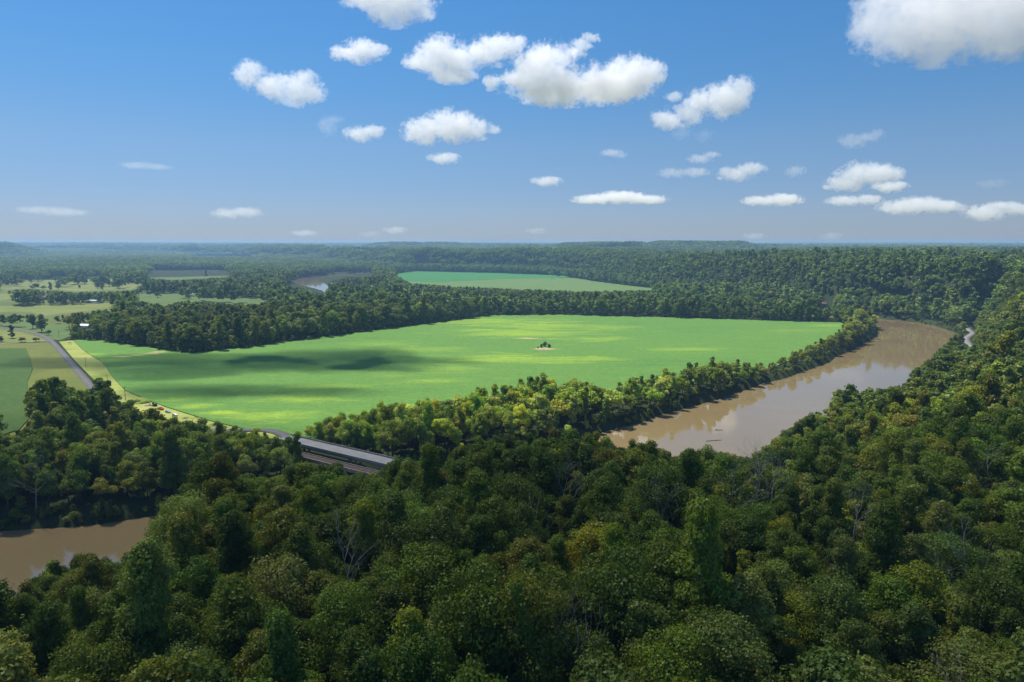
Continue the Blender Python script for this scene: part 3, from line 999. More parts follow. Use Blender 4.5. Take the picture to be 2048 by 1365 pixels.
# ---- what the photograph keeps in view (in its own pixels): no crown may stand in front of it
KEEP = [
    [(1200, 872), (1290, 840), (1400, 798), (1500, 768), (1600, 742), (1700, 708), (1748, 684), (1752, 646), (1800, 648), (1890, 662), (1880, 690), (1868, 715), (1822, 738), (1818, 762),
     (1775, 775), (1700, 770), (1652, 785), (1640, 802), (1652, 815), (1585, 845), (1542, 880), (1530, 900), (1500, 908), (1482, 918), (1455, 903), (1400, 893), (1350, 901), (1290, 882), (1240, 880)],
    [(-20, 1085), (40, 1075), (100, 1063), (322, 1054), (326, 1074), (290, 1082), (265, 1090), (225, 1107), (180, 1108), (130, 1115), (80, 1130), (40, 1165), (20, 1182), (-20, 1190)],
    [(150, 686), (200, 685), (300, 700), (385, 712), (620, 682), (980, 634), (1100, 632), (1500, 643), (1680, 647), (1690, 652), (1660, 668), (1600, 695), (1545, 720), (1500, 722), (1430, 712), (1380, 725),
     (1330, 738), (1270, 755), (1200, 768), (1150, 750), (1080, 745), (1020, 765), (940, 772), (880, 790), (800, 800), (760, 805), (700, 812), (650, 830), (600, 852), (490, 857), (340, 822), (250, 795), (190, 740)],
    [(565, 569), (610, 557), (655, 549), (672, 540), (745, 543), (745, 553), (690, 554), (658, 562), (648, 570), (652, 584), (637, 588), (610, 577)],
    [(790, 549), (830, 544), (1000, 548), (1130, 554), (1250, 572), (1320, 580), (1150, 582), (1050, 578), (900, 572), (820, 566)],
    [(625, 884), (660, 890), (780, 912), (775, 922), (745, 936), (700, 930), (640, 915), (618, 905)],
    [(866, 920), (886, 922), (886, 936), (866, 934)],
    [(1932, 652), (1948, 652), (1950, 672), (1950, 692), (1932, 690), (1929, 672)],
    [(0, 655), (42, 661), (100, 683), (90, 690), (60, 680), (0, 662)],
    [(160, 646), (182, 646), (182, 655), (160, 654)],
    [(178, 600), (204, 600), (204, 605), (178, 605)],
    [(84, 590), (98, 590), (98, 598), (84, 598)],
    [(0, 695), (100, 690), (165, 755), (197, 797), (152, 777), (125, 759), (100, 756), (62, 765), (48, 780), (50, 815), (60, 835), (40, 860), (0, 866)],
    [(1642, 604), (1662, 604), (1664, 614), (1642, 614)],
    [(1240, 623), (1390, 627), (1390, 629), (1240, 626)],
] + [[(x, y + 1) for x, y in mp] for mp in [MEADOWS[q_] for q_ in (0, 1, 2, 3, 4, 5, 6, 7)]]
BELT = [(640, 935), (560, 880), (640, 878), (700, 866), (830, 848), (940, 828), (1080, 810), (1200, 803), (1330, 783), (1430, 758), (1540, 736), (1640, 698), (1690, 676), (1706, 655), (1680, 644), (1760, 640), (1770, 690), (1600, 760), (1300, 860), (1150, 900), (900, 960)]
open_polys = [world_poly(p) for p in [CROP, VERGE, PASTURE, FIELD2, FIELD3] + MEADOWS]
rail_off = 15.0
bdir = (rb_b - rb_a).normalized()
bnor = Vector((-bdir.y, bdir.x, 0))
if bnor.y > 0:
    bnor = -bnor
ra, rb = rb_a + bnor * rail_off, rb_b + bnor * rail_off


def rail_path():
    d0 = [(ra - bdir * 130 + bnor * 12).xy[:], (ra - bdir * 60 + bnor * 2).xy[:], ra.xy[:], rb.xy[:], (rb + bdir * 60).xy[:]]
    return d0


RAILP = rail_path()


def tree_sites():
    out = []
    for lod, r0, r1, sp in ((0, 60, 430, 8.3), (1, 430, 1150, 10.6), (2, 1150, 2500, 13.5)):
        n = int(2 * r1 / sp) + 2
        i_, j_ = np.meshgrid(np.arange(-n // 2, n // 2), np.arange(-10, int(r1 / (sp * 0.87)) + 1))
        x = (i_ + 0.5 * (j_ % 2)) * sp + rng.uniform(-0.36, 0.36, i_.shape) * sp
        y = j_ * sp * 0.87 + rng.uniform(-0.36, 0.36, i_.shape) * sp
        x, y = x.ravel(), y.ravel()
        r = np.hypot(x, y)
        a = np.abs(np.degrees(np.arctan2(x, y)))
        k = (r >= r0) & (r < r1) & (a < 44 + 500 / r0 * 0.8)
        out.append((x[k], y[k], np.full(k.sum(), lod)))
    # far: polar spacing that grows with distance
    r = 2500.0
    xs, ys = [], []
    while r < 15500:
        sp = 14.5 + (r - 2500) / 190.0
        th = np.arange(math.radians(-42), math.radians(42), sp / r) + rng.uniform(-0.4, 0.4) * sp / r
        rr = r + rng.uniform(-0.5, 0.5, th.shape) * sp
        th = th + rng.uniform(-0.35, 0.35, th.shape) * sp / r
        xs.append(rr * np.sin(th)); ys.append(rr * np.cos(th))
        r += sp * 0.9
    x, y = np.concatenate(xs), np.concatenate(ys)
    out.append((x, y, np.full(len(x), 3)))
    # shrubs and young trees that close the woods' edges down to the ground
    edges = [RIVER] + [w_ + [w_[0]] for w_ in open_polys[:3]] + [[tuple(q) for q in ROADC]] + [w_ + [w_[0]] for w_ in open_polys[5:9]]
    for l_, r0, r1, sp in ((0, 60, 430, 4.2), (1, 430, 1300, 6.0)):
        x = rng.uniform(-1.3 * r1 * 0.62, 1.3 * r1 * 0.62, int(1.6 * r1 * r1 / sp / sp))
        y = rng.uniform(40, r1, len(x))
        r = np.hypot(x, y)
        k = (r >= r0) & (r < r1) & (np.abs(np.degrees(np.arctan2(x, y))) < 46)
        x, y = x[k], y[k]
        d_ = np.full(len(x), 1e9)
        for q_, e_ in enumerate(edges):
            d_ = np.minimum(d_, seg_dist(x, y, e_) - (RW - 3 if q_ == 0 else (5 if q_ == 4 else 0)))
        k = d_ < 9
        out.append((x[k], y[k], np.full(k.sum(), 10 + l_)))
    X, Y, Ld = [np.concatenate([o_[k] for o_ in out]) for k in range(3)]
    ok = np.ones(len(X), bool)
    for q_, p in enumerate(open_polys):
        in_ = inside(X, Y, p)
        ragged = (6.0 if q_ > 4 else (5.0 if q_ in (3, 4) else 0.0)) * vnoise(X, Y, 22, 30) * 2 - (0 if q_ > 2 else 1)
        clump = (vnoise(X, Y, 48, 31) > 0.80) & (q_ in (5, 8)) & (rng.random(len(X)) < 0.6)
        ok &= ~(in_ & (seg_dist(X, Y, p + [p[0]]) > ragged) & ~clump)
    dr = seg_dist(X, Y, RIVER)
    ok &= dr > np.where(Ld > 9, RW - 3.5, RW + 1.5)
    ok &= seg_dist(X, Y, [tuple(q) for q in ROADC]) > 8.5
    ok &= seg_dist(X, Y, [tuple(q) for q in DRIVE]) > 5
    ok &= seg_dist(X, Y, [tuple(q) for q in ROADR]) > 8
    ok &= seg_dist(X, Y, RAILP) > 9
    ok &= seg_dist(X, Y, [rb_a.xy[:], rb_b.xy[:]]) > 9
    return X[ok], Y[ok], Ld[ok]


TINTS = {   # leaf colours of the kinds of tree
    'dark green': (0.100, 0.147, 0.016), 'mid green': (0.146, 0.197, 0.019), 'yellow-green': (0.253, 0.281, 0.018),
    'olive green': (0.189, 0.200, 0.024), 'blue-green': (0.119, 0.166, 0.026), 'pale grey-green': (0.228, 0.263, 0.050)}
TN = list(TINTS)
if not QUICK:
    X, Y, Ld = tree_sites()
    Z = height(X, Y)
    n = len(X)
    shrub = Ld > 9
    Ld = np.where(shrub, Ld - 10, Ld)
    Z = Z - 1.5 * shrub
    ins_ = inside(X, Y, HILL_POLY)
    patch = vnoise(X, Y, 60, 20)
    sc_ = rng.normal(1.05, 0.20, n).clip(0.6, 1.55) * (0.86 + 0.34 * vnoise(X, Y, 45, 21))
    dr = seg_dist(X, Y, RIVER)
    sc_ *= np.where(dr < RW + 6, 0.72, 1.0)
    sc_ *= np.where(shrub, rng.uniform(0.28, 0.5, n), 1.0)
    belt = inside(X, Y, world_poly(BELT))
    lodf = np.array([1, 1.15, 1.38, 1.0])[Ld]
    sc_ *= lodf * np.where(belt, 0.88, 1.0)
    rad_ = np.hypot(X, Y)
    sc_ = np.where(Ld == 3, sc_ * (14.5 + (rad_ - 2500) / 190.0) / 14.5, sc_)
    hs = np.where(Ld == 3, np.minimum(1.0, 16 / (13 * np.maximum(sc_, .5))) + 0.45 / np.maximum(sc_, 1), 1.0) * rng.normal(1.0, 0.08, n).clip(.8, 1.2) * np.array([1, .94, .84, 1])[Ld]
    # colour kinds, in loose drifts
    q = rng.random(n) * 0.75 + 0.25 * patch
    cuts = np.quantile(q, [0.30, 0.60, 0.67, 0.82, 0.92])
    kind = np.searchsorted(cuts, q)
    order = np.array([0, 1, 2, 3, 4, 5])
    kind = order[kind]
    near_r = belt & (rng.random(n) < 0.55)
    kind = np.where(near_r, rng.choice([2, 5, 1, 5, 5, 1], n), kind)
    vidx = np.zeros(n, int)
    shp = rng.integers(0, 7, n)
    shp = np.where((Ld == 0) & (rng.random(n) < 0.02), 7, shp)
    # keep-clear test on several points of each crown
    Rr = np.where(Ld == 3, 9.0, 5.0) * sc_
    Hh = np.where(Ld == 3, 17.0, 21.0) * sc_ * hs
    bad = np.zeros(n, bool)
    free = np.zeros(n, bool)
    for p in (open_polys[5], open_polys[8]):
        free |= inside(X, Y, p) & (seg_dist(X, Y, p + [p[0]]) > 10)
    bx, by, bz = project(X, Y, Z)
    for k_ in range(5):
        cur = np.zeros(n, bool)
        for dx_, dz_ in ((0, 1.0), (0.45, 0.93), (-0.45, 0.93), (0.85, 0.72), (-0.85, 0.72), (0, 0.75), (0.9, 0.45), (-0.9, 0.45), (0, 0.5), (0.7, 0.3), (-0.7, 0.3), (0, 0.88), (0.65, 0.84), (-0.65, 0.84), (0.4, 0.6), (-0.4, 0.6)):
            px_, py_, _ = project(X + dx_ * Rr, Y, Z + dz_ * Hh)
            for kp in KEEP:
                cur |= inside(px_, py_, kp)
            for kp, dmax in KEEPD:
                cur |= inside(px_, py_, kp) & (Y < dmax)
        cur &= ~free
        if k_ < 4:           # try a smaller tree before giving the place up
            f_ = np.where(cur, 0.86, 1.0)
            sc_ = sc_ * f_; Rr = Rr * f_; Hh = Hh * f_
        else:
            bad = cur
    ok = ~bad & (Z > -7.5)
    X, Y, Z, Ld, sc_, hs, kind, shp, Hh, Rr, belt = [a_[ok] for a_ in (X, Y, Z, Ld, sc_, hs, kind, shp, Hh, Rr, belt)]
    n = len(X)
    tint = np.array([TINTS[t] for t in TN])[kind] * rng.normal(1.0, 0.16, (n, 1)).clip(0.65, 1.45) * (0.72 + 0.56 * vnoise(X, Y, 210, 23))[:, None] * np.where(belt, 1.6, 1.0)[:, None] * rng.normal(1.0, 0.05, (n, 3)).clip(.85, 1.15)
    rotz = rng.uniform(0, 6.283, n)
    up_ = np.where(Ld >= 2, 0.6, np.where(Ld == 1, 0.25, 0.0))[:, None] * np.where(belt, 0, 1)[:, None]
    lum_ = tint.sum(1, keepdims=True) / 0.34
    tint = tint * (1 - up_) + up_ * (0.6 + 0.4 * lum_) * np.array([[0.120, 0.188, 0.044]])
    # ---- the nearest trees in the picture are objects of their own
    px_, py_, dp = project(X, Y, Z + 0.7 * Hh)
    vis = (px_ > 15) & (px_ < 2033) & (py_ > 490) & (py_ < 1350) & (Ld == 0) & (sc_ > 0.6)
    cand = np.where(vis)[0]
    cand = cand[np.argsort(dp[cand] / sc_[cand])][:265]
    single = np.zeros(n, bool)
    single[cand] = True
    info = []
    for i in cand:
        s_, cm, tm = near_crowns[shp[i]]
        root = empty('broadleaf_tree' if s_ != 'cone' else 'conifer_tree', (X[i], Y[i], Z[i]), rotz[i])
        root.scale = (sc_[i], sc_[i], sc_[i] * hs[i])
        c_ = link('crown', cm, root)
        c_['tint'] = [float(v) for v in tint[i]]
        link('trunk', tm, root)
        info.append([root, TN[kind[i]], s_, px_[i], py_[i], sc_[i]])
    # labels: colour, crown, size, and where in the photo; ordinals only for the look-alikes left over
    SH = dict(round='round-crowned', tall='tall-crowned', spreading='spreading', cone='cone-shaped')
    yq = np.quantile([f[4] for f in info], [0.2, 0.4, 0.6, 0.8])
    RW_ = ['in back of near woods', 'in upper near woods', 'midway in near woods', 'in lower near woods', 'along bottom edge']
    CO = ['far left', 'left', 'centre-left', 'centre', 'centre-right', 'right', 'far right']
    cells = {}
    for f in info:
        size = 'large ' if f[5] > 1.12 else ('small ' if f[5] < 0.86 else '')
        col = CO[min(6, int(f[3] / 2048 * 7))]
        row = RW_[int(np.searchsorted(yq, f[4]))]
        cells.setdefault((size + f[1] + ' ' + SH[f[2]] + ' tree', row, col), []).append(f)
    ORD = ['first', 'second', 'third', 'fourth', 'fifth', 'sixth', 'seventh', 'eighth']
    NUM = ['', '', 'two', 'three', 'four', 'five', 'six', 'seven', 'eight']
    for (look, row, col), fs in cells.items():
        fs.sort(key=lambda f: f[3])
        for k_, f in enumerate(fs):
            pre = '' if len(fs) == 1 else ('left of two, ' if (len(fs) == 2 and k_ == 0) else ('right of two, ' if len(fs) == 2 else ORD[k_] + ' from left, '))
            lab = f'{pre}{look} {row}, {col}'
            if len(fs) == 1:
                pass
            tag(f[0], lab, 'tree', 'trees of the foreground woods')
    # ---- everything else: one woodland mass of instanced trees
    base_i = {0: 0, 1: 7, 2: 14, 3: 21}
    vid = np.array([base_i[l] for l in Ld]) + np.where(Ld == 3, shp % 4, shp % 7)
    rest = ~single
    pts_me = bpy.data.meshes.new('woodland')
    m_ = int(rest.sum())
    pts_me.vertices.add(m_)
    pts_me.vertices.foreach_set('co', np.stack([X, Y, Z - 0.3], 1)[rest].astype(np.float32).ravel())
    def att(nm, ty, arr, key='value'):
        a_ = pts_me.attributes.new(nm, ty, 'POINT')
        a_.data.foreach_set(key, np.ascontiguousarray(arr).ravel())
    att('vid', 'INT', vid[rest].astype(np.int32))
    att('siz', 'FLOAT_VECTOR', np.stack([sc_, sc_, sc_ * hs], 1)[rest].astype(np.float32), 'vector')
    att('rotation_z', 'FLOAT', rotz[rest].astype(np.float32))
    att('tint', 'FLOAT_COLOR', np.concatenate([tint, np.ones((n, 1))], 1)[rest].astype(np.float32), 'color')
    wood = link('woodland', pts_me)
    tag(wood, 'dense broadleaf woods covering the valley floor and hills behind the near trees', 'woods', kind='stuff')
    ng = bpy.data.node_groups.new('plant_woodland', 'GeometryNodeTree')
    ng.interface.new_socket('Geometry', in_out='INPUT', socket_type='NodeSocketGeometry')
    ng.interface.new_socket('Geometry', in_out='OUTPUT', socket_type='NodeSocketGeometry')
    gi = ng.nodes.new('NodeGroupInput'); go = ng.nodes.new('NodeGroupOutput')
    join = ng.nodes.new('GeometryNodeJoinGeometry')
    def named(nm, ty):
        q_ = ng.nodes.new('GeometryNodeInputNamedAttribute')
        q_.data_type = ty
        q_.inputs['Name'].default_value = nm
        return q_.outputs['Attribute']
    a_vid, a_s, a_r = named('vid', 'INT'), named('siz', 'FLOAT_VECTOR'), named('rotation_z', 'FLOAT')
    cxyz = ng.nodes.new('ShaderNodeCombineXYZ')
    ng.links.new(a_r, cxyz.inputs['Z'])
    for k_, (vm, lod, s_) in enumerate(variants):
        src = bpy.data.objects.new('forest_tree_source', vm)      # never linked to the scene itself
        oi = ng.nodes.new('GeometryNodeObjectInfo')
        oi.inputs['Object'].default_value = src
        oi.inputs['As Instance'].default_value = False
        cmp_ = ng.nodes.new('FunctionNodeCompare')
        cmp_.data_type = 'INT'
        cmp_.operation = 'EQUAL'
        ng.links.new(a_vid, cmp_.inputs[2])
        cmp_.inputs[3].default_value = k_
        iop = ng.nodes.new('GeometryNodeInstanceOnPoints')
        ng.links.new(gi.outputs[0], iop.inputs['Points'])
        ng.links.new(cmp_.outputs[0], iop.inputs['Selection'])
        ng.links.new(oi.outputs['Geometry'], iop.inputs['Instance'])
        ng.links.new(a_s, iop.inputs['Scale'])
        ng.links.new(cxyz.outputs[0], iop.inputs['Rotation'])
        ng.links.new(iop.outputs[0], join.inputs[0])
    ng.links.new(join.outputs[0], go.inputs[0])
    md = wood.modifiers.new('woodland', 'NODES')
    md.node_group = ng
    print('TREES', n, 'single', len(cand), [int((Ld == k).sum()) for k in range(4)])

# ------------------------------------------------------------------ bridges
BZ = 7.2                                   # road deck height


def along(a, b, s, off=0.0, z=0.0):
    d = (b - a).normalized()
    nrm = Vector((-d.y, d.x, 0))
    p = a + d * s + nrm * off
    return Vector((p.x, p.y, z))


Lb = (rb_b - rb_a).length
ang = math.atan2(bdir.y, bdir.x)
br = empty('road_bridge', (rb_a + rb_b) / 2 + Vector((0, 0, BZ)), ang)
tag(br, 'grey concrete road bridge over the river beside the railway', 'bridge')
MB().box((0, 0, -0.45), (Lb + 16, 11.0, 0.7)).build('deck', m_deck, br)
MB().box((0, 0, 0.0), (Lb + 16, 9.2, 0.10)).build('roadway', m_deck, br)
for sg in (-1, 1):
    b = MB().box((0, sg * 5.2, 0.35), (Lb + 16, 0.35, 0.9), bevel=0.04)
    b.build('parapet', m_concrete, br)
    g = MB()
    for k in range(3):
        g.box((0, sg * (1.5 + k * 1.4) - sg * 0.4, -1.35), (Lb + 10, 0.4, 1.2))
    g.build('girder', m_concrete, br)
for k in range(5):
    x = -Lb / 2 + 10 + k * (Lb - 20) / 4
    p = MB().box((x, 0, -2.3), (1.4, 10.0, 0.9), bevel=0.1)
    for yy in (-3.4, 0, 3.4):
        p.tube((x, yy, -2.6), (x, yy, -17), 0.6, n=12)
    p.build('pier', m_concrete, br)

Lr = (rb - ra).length
rr_ = empty('railway_bridge', (ra + rb) / 2 + Vector((0, 0, BZ - 1.2)), ang)
tag(rr_, 'railway bridge with brown track and red-brown truss span, beside the road bridge', 'bridge')
tr_len = 62.0
MB().box((-tr_len / 2, 0, -0.6), (Lr - tr_len + 12, 6.0, 1.2), bevel=0.05).build('deck', m_concrete, rr_)
MB().box((-tr_len / 2, 0, 0.12), (Lr - tr_len + 12, 4.2, 0.3)).build('track_bed', m_ballast, rr_)
for sg in (-1, 1):
    MB().box((0, sg * 0.75, 0.42), (Lr + 20, 0.14, 0.2)).build('rail', m_rail, rr_)
    MB().box((-tr_len / 2, sg * 2.9, 0.35), (Lr - tr_len + 12, 0.25, 0.7)).build('kerb', m_concrete, rr_)
x0 = Lr / 2 - tr_len + 12
t = MB()
nb = 8
hT = 8.0
st_ = tr_len / nb
for sg in (-1, 1):
    y_ = sg * 3.3
    t.box((x0 + tr_len / 2 - 6, y_, -0.2), (tr_len, 0.5, 0.7))
    t.box((x0 + tr_len / 2 - 6, y_, hT), (tr_len - 2 * st_, 0.5, 0.6))
    for k in range(nb + 1):
        xx = x0 - 6 + k * st_
        if 0 < k < nb:
            t.tube((xx, y_, 0), (xx, y_, hT), 0.18, n=6)
        if k < nb:
            a = (xx, y_, 0) if (k == 0 or (k % 2 == 0 and k < nb)) else (xx, y_, hT)
            b_ = (xx + st_, y_, hT) if (k % 2 == 0) else (xx + st_, y_, 0)
            t.tube(a, b_, 0.24, n=6)
for k in range(1, nb):
    xx = x0 - 6 + k * st_
    t.tube((xx, -3.3, hT), (xx, 3.3, hT), 0.15, n=6)
    t.tube((xx, -3.3, -0.4), (xx, 3.3, -0.4), 0.2, n=6)
for k in range(1, nb - 1):
    xx = x0 - 6 + k * st_
    t.tube((xx, -3.3, hT), (xx + st_, 3.3, hT), 0.1, n=6)
t.build('truss', m_rust, rr_)
MB().box((x0 + tr_len / 2 - 6, 0, -0.1), (tr_len, 3.4, 0.3)).build('track_bed', m_ballast, rr_)
for xx in (-Lr / 2 + 6, -Lr / 2 + 30, x0 - 8, x0 + tr_len - 4):
    MB().box((xx, 0, -9.0), (1.8, 5.2, 15.5), bevel=0.15).build('pier', m_concrete, rr_)
# railway embankment west of the bridge
rw_pts = [tuple(q) for q in [(ra - bdir * 130 + bnor * 12).xy, (ra - bdir * 60 + bnor * 2).xy, (ra - bdir * 5).xy]]
rz_w = np.linspace(0.8, BZ - 1.1, len(smooth_line(rw_pts, 6)))
o, _p = ribbon('railway', rw_pts, 5.0, rz_w, m_gravel, 3.0)
tag(o, kind='structure')

# ------------------------------------------------------------------ farm buildings


def gable(name, label, cat, px, py, w, d, h, rh, rz, mw, mr, wins=3):
    x, y = ground_at(px, py)
    r = empty(name, (x, y, 0.05), math.radians(rz))
    tag(r, label, cat)
    b = MB()
    b.profile([(-d / 2, 0), (d / 2, 0), (d / 2, h), (0, h + rh), (-d / 2, h)], -w / 2, w / 2)
    wl = b.build('wall', mw, r)
    f = MB()
    ov = 0.5
    for sg in (-1, 1):
        a = Vector((0, 0, h + rh + 0.06))
        e = Vector((sg * (d / 2 + ov), 0, h - rh * ov / (d / 2) + 0.06))
        dv = (e - a)
        f.box(((a + e) / 2 + Vector((0, 0, 0.09)))[:], (dv.length, w + 2 * ov, 0.16), ry=-math.atan2(dv.z, dv.x) if sg > 0 else -math.atan2(dv.z, dv.x))
    f.build('roof', mr, r)
    for k in range(wins):
        yy = -w / 2 + (k + 0.5) * w / wins
        for sg in (-1, 1):
            g = MB().box((sg * (d / 2 + 0.02), yy, h * 0.55), (0.08, 1.1, 1.3))
            wn_ = g.build('window', m_glass, r)
            MB().box((sg * (d / 2 + 0.05), yy, h * 0.55 - 0.72), (0.14, 1.3, 0.1)).build('sill', m_white, wn_)
    MB().box((d / 2 + 0.03, w * 0.12, 1.05), (0.08, 1.0, 2.1)).build('door', m_wood, r)
    return r


house = gable('farmhouse', 'pale-roofed house among dark trees just behind the corner of the crop', 'house', 171, 656, 16, 9, 3.4, 2.0, 80, m_white, m_roofwhite, 5)
MB().box((0.8, 3.5, 5.6), (0.8, 0.9, 2.2)).build('chimney', m_brick, house)
gable('long_shed', 'long low shed with blue-grey metal roof beside the far meadow', 'shed', 191, 605, 30, 11, 3.2, 1.7, 88, m_white, m_roofblue, 6)
hb2 = gable('farmhouse', 'red brick house half hidden in trees left of the long shed', 'house', 90, 600, 15, 10, 5.6, 3.0, 80, m_brick, m_roofdark, 4)
MB().box((0, -5.2, 8.6), (1.0, 1.2, 3.2)).build('chimney', m_brick, hb2)
gable('small_barn', 'small white-roofed barn right of the red brick house', 'barn', 103, 598, 12, 8, 3.0, 1.6, 85, m_wood, m_white, 2)
gable('small_barn', 'small pale shed farthest left among the farm trees', 'barn', 40, 600, 8, 6, 2.8, 1.4, 85, m_white, m_roofwhite, 2)

# ------------------------------------------------------------------ poles and signs
G_P = 'utility poles along the road'


def pole(px, py, hgt, label):
    x, y = ground_at(px, py)
    r = empty('utility_pole', (x, y, 0.0), math.radians(38))
    tag(r, label, 'pole', G_P)
    MB().tube((0, 0, -0.5), (0, 0, hgt), 0.22, 0.13, 8).build('post', m_wood, r)
    MB().box((0, 0, hgt - 0.8), (2.4, 0.14, 0.16)).build('crossarm', m_wood, r)
    g = MB()
    for q_ in (-1.0, 0.0, 1.0):
        g.tube((q_, 0, hgt - 0.7), (q_, 0, hgt - 0.42 + (0.45 if q_ == 0 else 0)), 0.06, n=6)
    g.build('insulators', m_glass, r)


pole(118, 676, 9, 'wooden utility pole by the road bend behind the crop corner')
pole(172, 735, 10, 'wooden utility pole on the yellow verge, farthest up it')
pole(216, 775, 10.5, 'wooden utility pole on the yellow verge, middle of three')
pole(251, 801, 11, 'tallest wooden utility pole, on the verge nearest the parked vehicles')
x, y = ground_at(140, 690)
r = empty('sign', (x, y, 0.1), math.radians(20))
tag(r, 'small white roadside board on two posts at the crop corner', 'sign')
for sg in (-1, 1):
    MB().tube((sg * 1.3, 0, 0), (sg * 1.3, 0, 2.6), 0.08, n=8).build('post', m_wood, r)
MB().box((0, -0.1, 2.4), (3.6, 0.08, 1.3), bevel=0.02).build('board', m_white, r)

# ------------------------------------------------------------------ vehicles and debris by the roadside


def wheels(r, xs, w, rad, wd=0.26):
    for xx in xs:
        for sg in (-1, 1):
            wh = MB().tube((xx, sg * (w / 2 - wd / 2) - wd / 2, rad), (xx, sg * (w / 2 - wd / 2) + wd / 2, rad), rad, n=16).build('wheel', m_rubber, r)
            MB().tube((xx, sg * (w / 2 - wd / 2) - wd / 2 - 0.02, rad), (xx, sg * (w / 2 - wd / 2) + wd / 2 + 0.02, rad), rad * 0.55, n=12).build('rim', m_rail, wh)


def pickup(px, py, rz, label, paint, van=False):
    x, y = ground_at(px, py)
    r = empty('parked_pickup' if not van else 'parked_car', (x, y, 0.15), math.radians(rz))
    tag(r, label, 'pickup truck' if not van else 'car')
    b = MB()
    if van:
        b.profile([(-2.3, 0.45), (2.3, 0.45), (2.35, 0.8), (1.4, 1.0), (0.9, 1.0), (-2.1, 1.05), (-2.3, 0.9)], -0.9, 0.9)
        b.profile([(1.0, 0.98), (0.35, 1.5), (-1.4, 1.5), (-2.0, 1.0)], -0.78, 0.78)
    else:
        b.profile([(-2.8, 0.55), (2.8, 0.55), (2.85, 0.95), (2.7, 1.15), (1.3, 1.2), (-2.8, 1.2)], -0.98, 0.98)
        b.profile([(1.25, 1.18), (0.65, 1.85), (-0.7, 1.85), (-0.95, 1.18)], -0.86, 0.86)
    bmesh.ops.bevel(b.bm, geom=list(b.bm.edges), offset=0.06, segments=2, affect='EDGES')
    b.build('body', paint, r)
    g = MB()
    if van:
        g.profile([(0.88, 1.05), (0.36, 1.44), (-1.36, 1.44), (-1.85, 1.05)], -0.80, 0.80)
    else:
        g.profile([(1.08, 1.25), (0.62, 1.78), (-0.62, 1.78), (-0.82, 1.25)], -0.88, 0.88)
    g.build('windows', m_glass, r)
    if not van:
        MB().box((-1.9, 0, 1.19), (1.6, 1.6, 0.06)).build('load_bed', m_rubber, r)
    f_ = 2.3 if van else 2.82
    for sg in (-1, 1):
        MB().box((f_, sg * 0.65, 0.78), (0.12, 0.34, 0.16), bevel=0.02).build('headlight', m_roofwhite, r)
    MB().box((f_, 0, 0.5), (0.14, 1.7, 0.2), bevel=0.03).build('bumper', m_rail, r)
    wheels(r, (-1.45, 1.5) if van else (-1.8, 1.85), 1.85 if van else 2.0, 0.36 if van else 0.42)
    return r


pickup(321, 820, -30, 'red pickup parked between the black loader and the blue car', m_red)
pickup(336, 826, -30, 'pale blue car parked below the red pickup on the verge', m_blue, True)
pickup(350, 832, -32, 'white car parked nearest the dirt heaps, beyond the blue car', m_white, True)


def excavator(px, py, rz, label, body, arm, sc_k=1.0, name='loader'):
    x, y = ground_at(px, py)
    r = empty(name, (x, y, 0.15), math.radians(rz))
    r.scale = (sc_k,) * 3
    tag(r, label, 'digger')
    for sg in (-1, 1):
        b = MB().profile([(-1.7, 0.15), (-1.4, 0), (1.4, 0), (1.7, 0.15), (1.8, 0.5), (1.5, 0.85), (-1.5, 0.85), (-1.8, 0.5)], sg * 1.25 - 0.25, sg * 1.25 + 0.25)
        b.build('track', m_rubber, r)
    b = MB().box((-0.4, 0, 1.5), (3.0, 2.3, 1.1), bevel=0.12)
    b.build('body', body, r)
    c_ = MB().box((0.7, 0.65, 2.35), (1.3, 1.0, 1.5), bevel=0.1).build('cab', body, r)
    MB().box((1.38, 0.65, 2.5), (0.06, 0.8, 0.9)).build('window', m_glass, c_)
    MB().box((0.7, 1.16, 2.5), (0.9, 0.06, 0.8)).build('window', m_glass, c_)
    b = MB().tube((0.9, -0.4, 1.8), (3.2, -0.4, 4.4), 0.28, 0.22, 6).tube((3.2, -0.4, 4.4), (5.3, -0.4, 3.2), 0.22, 0.16, 6)
    b.tube((5.3, -0.4, 3.2), (5.6, -0.4, 1.1), 0.16, 0.12, 6)
    b.build('arm', arm, r)
    MB().profile([(5.2, 1.1), (5.9, 1.1), (6.0, 0.5), (5.5, 0.2), (5.0, 0.5)], -0.9, 0.1).build('bucket', m_rubber, r)


excavator(309, 813, 160, 'black and tan tracked digger above the red pickup', m_black, m_tan, 0.9, 'tracked_digger')
excavator(402, 846, 200, 'tan tracked digger left of the tan heap of logs by the crop', m_tan, m_tan, 0.95, 'tracked_digger')
for (px, py, s_, lb) in ((430, 852, 1.0, 'tan heap of broken branches at the lower end of the verge'),
                         (371, 838, 0.7, 'small pale heap of branches between the cars and the tan digger')):
    x, y = ground_at(px, py)
    b = MB()
    for k in range(46):
        a = random.uniform(0, 6.28)
        p = Vector((random.gauss(0, 1.6) * s_, random.gauss(0, 1.2) * s_, random.uniform(0.1, 1.6) * s_))
        d = Vector((math.cos(a), math.sin(a), random.uniform(-0.15, 0.8))).normalized() * random.uniform(1.0, 2.8) * s_
        b.tube(p - d / 2, p + d / 2, 0.11 * s_, 0.05 * s_, 5)
    o = b.build('brush_pile', m_dead)
    o.location = (x, y, 0.1)
    tag(o, lb, 'brush pile')
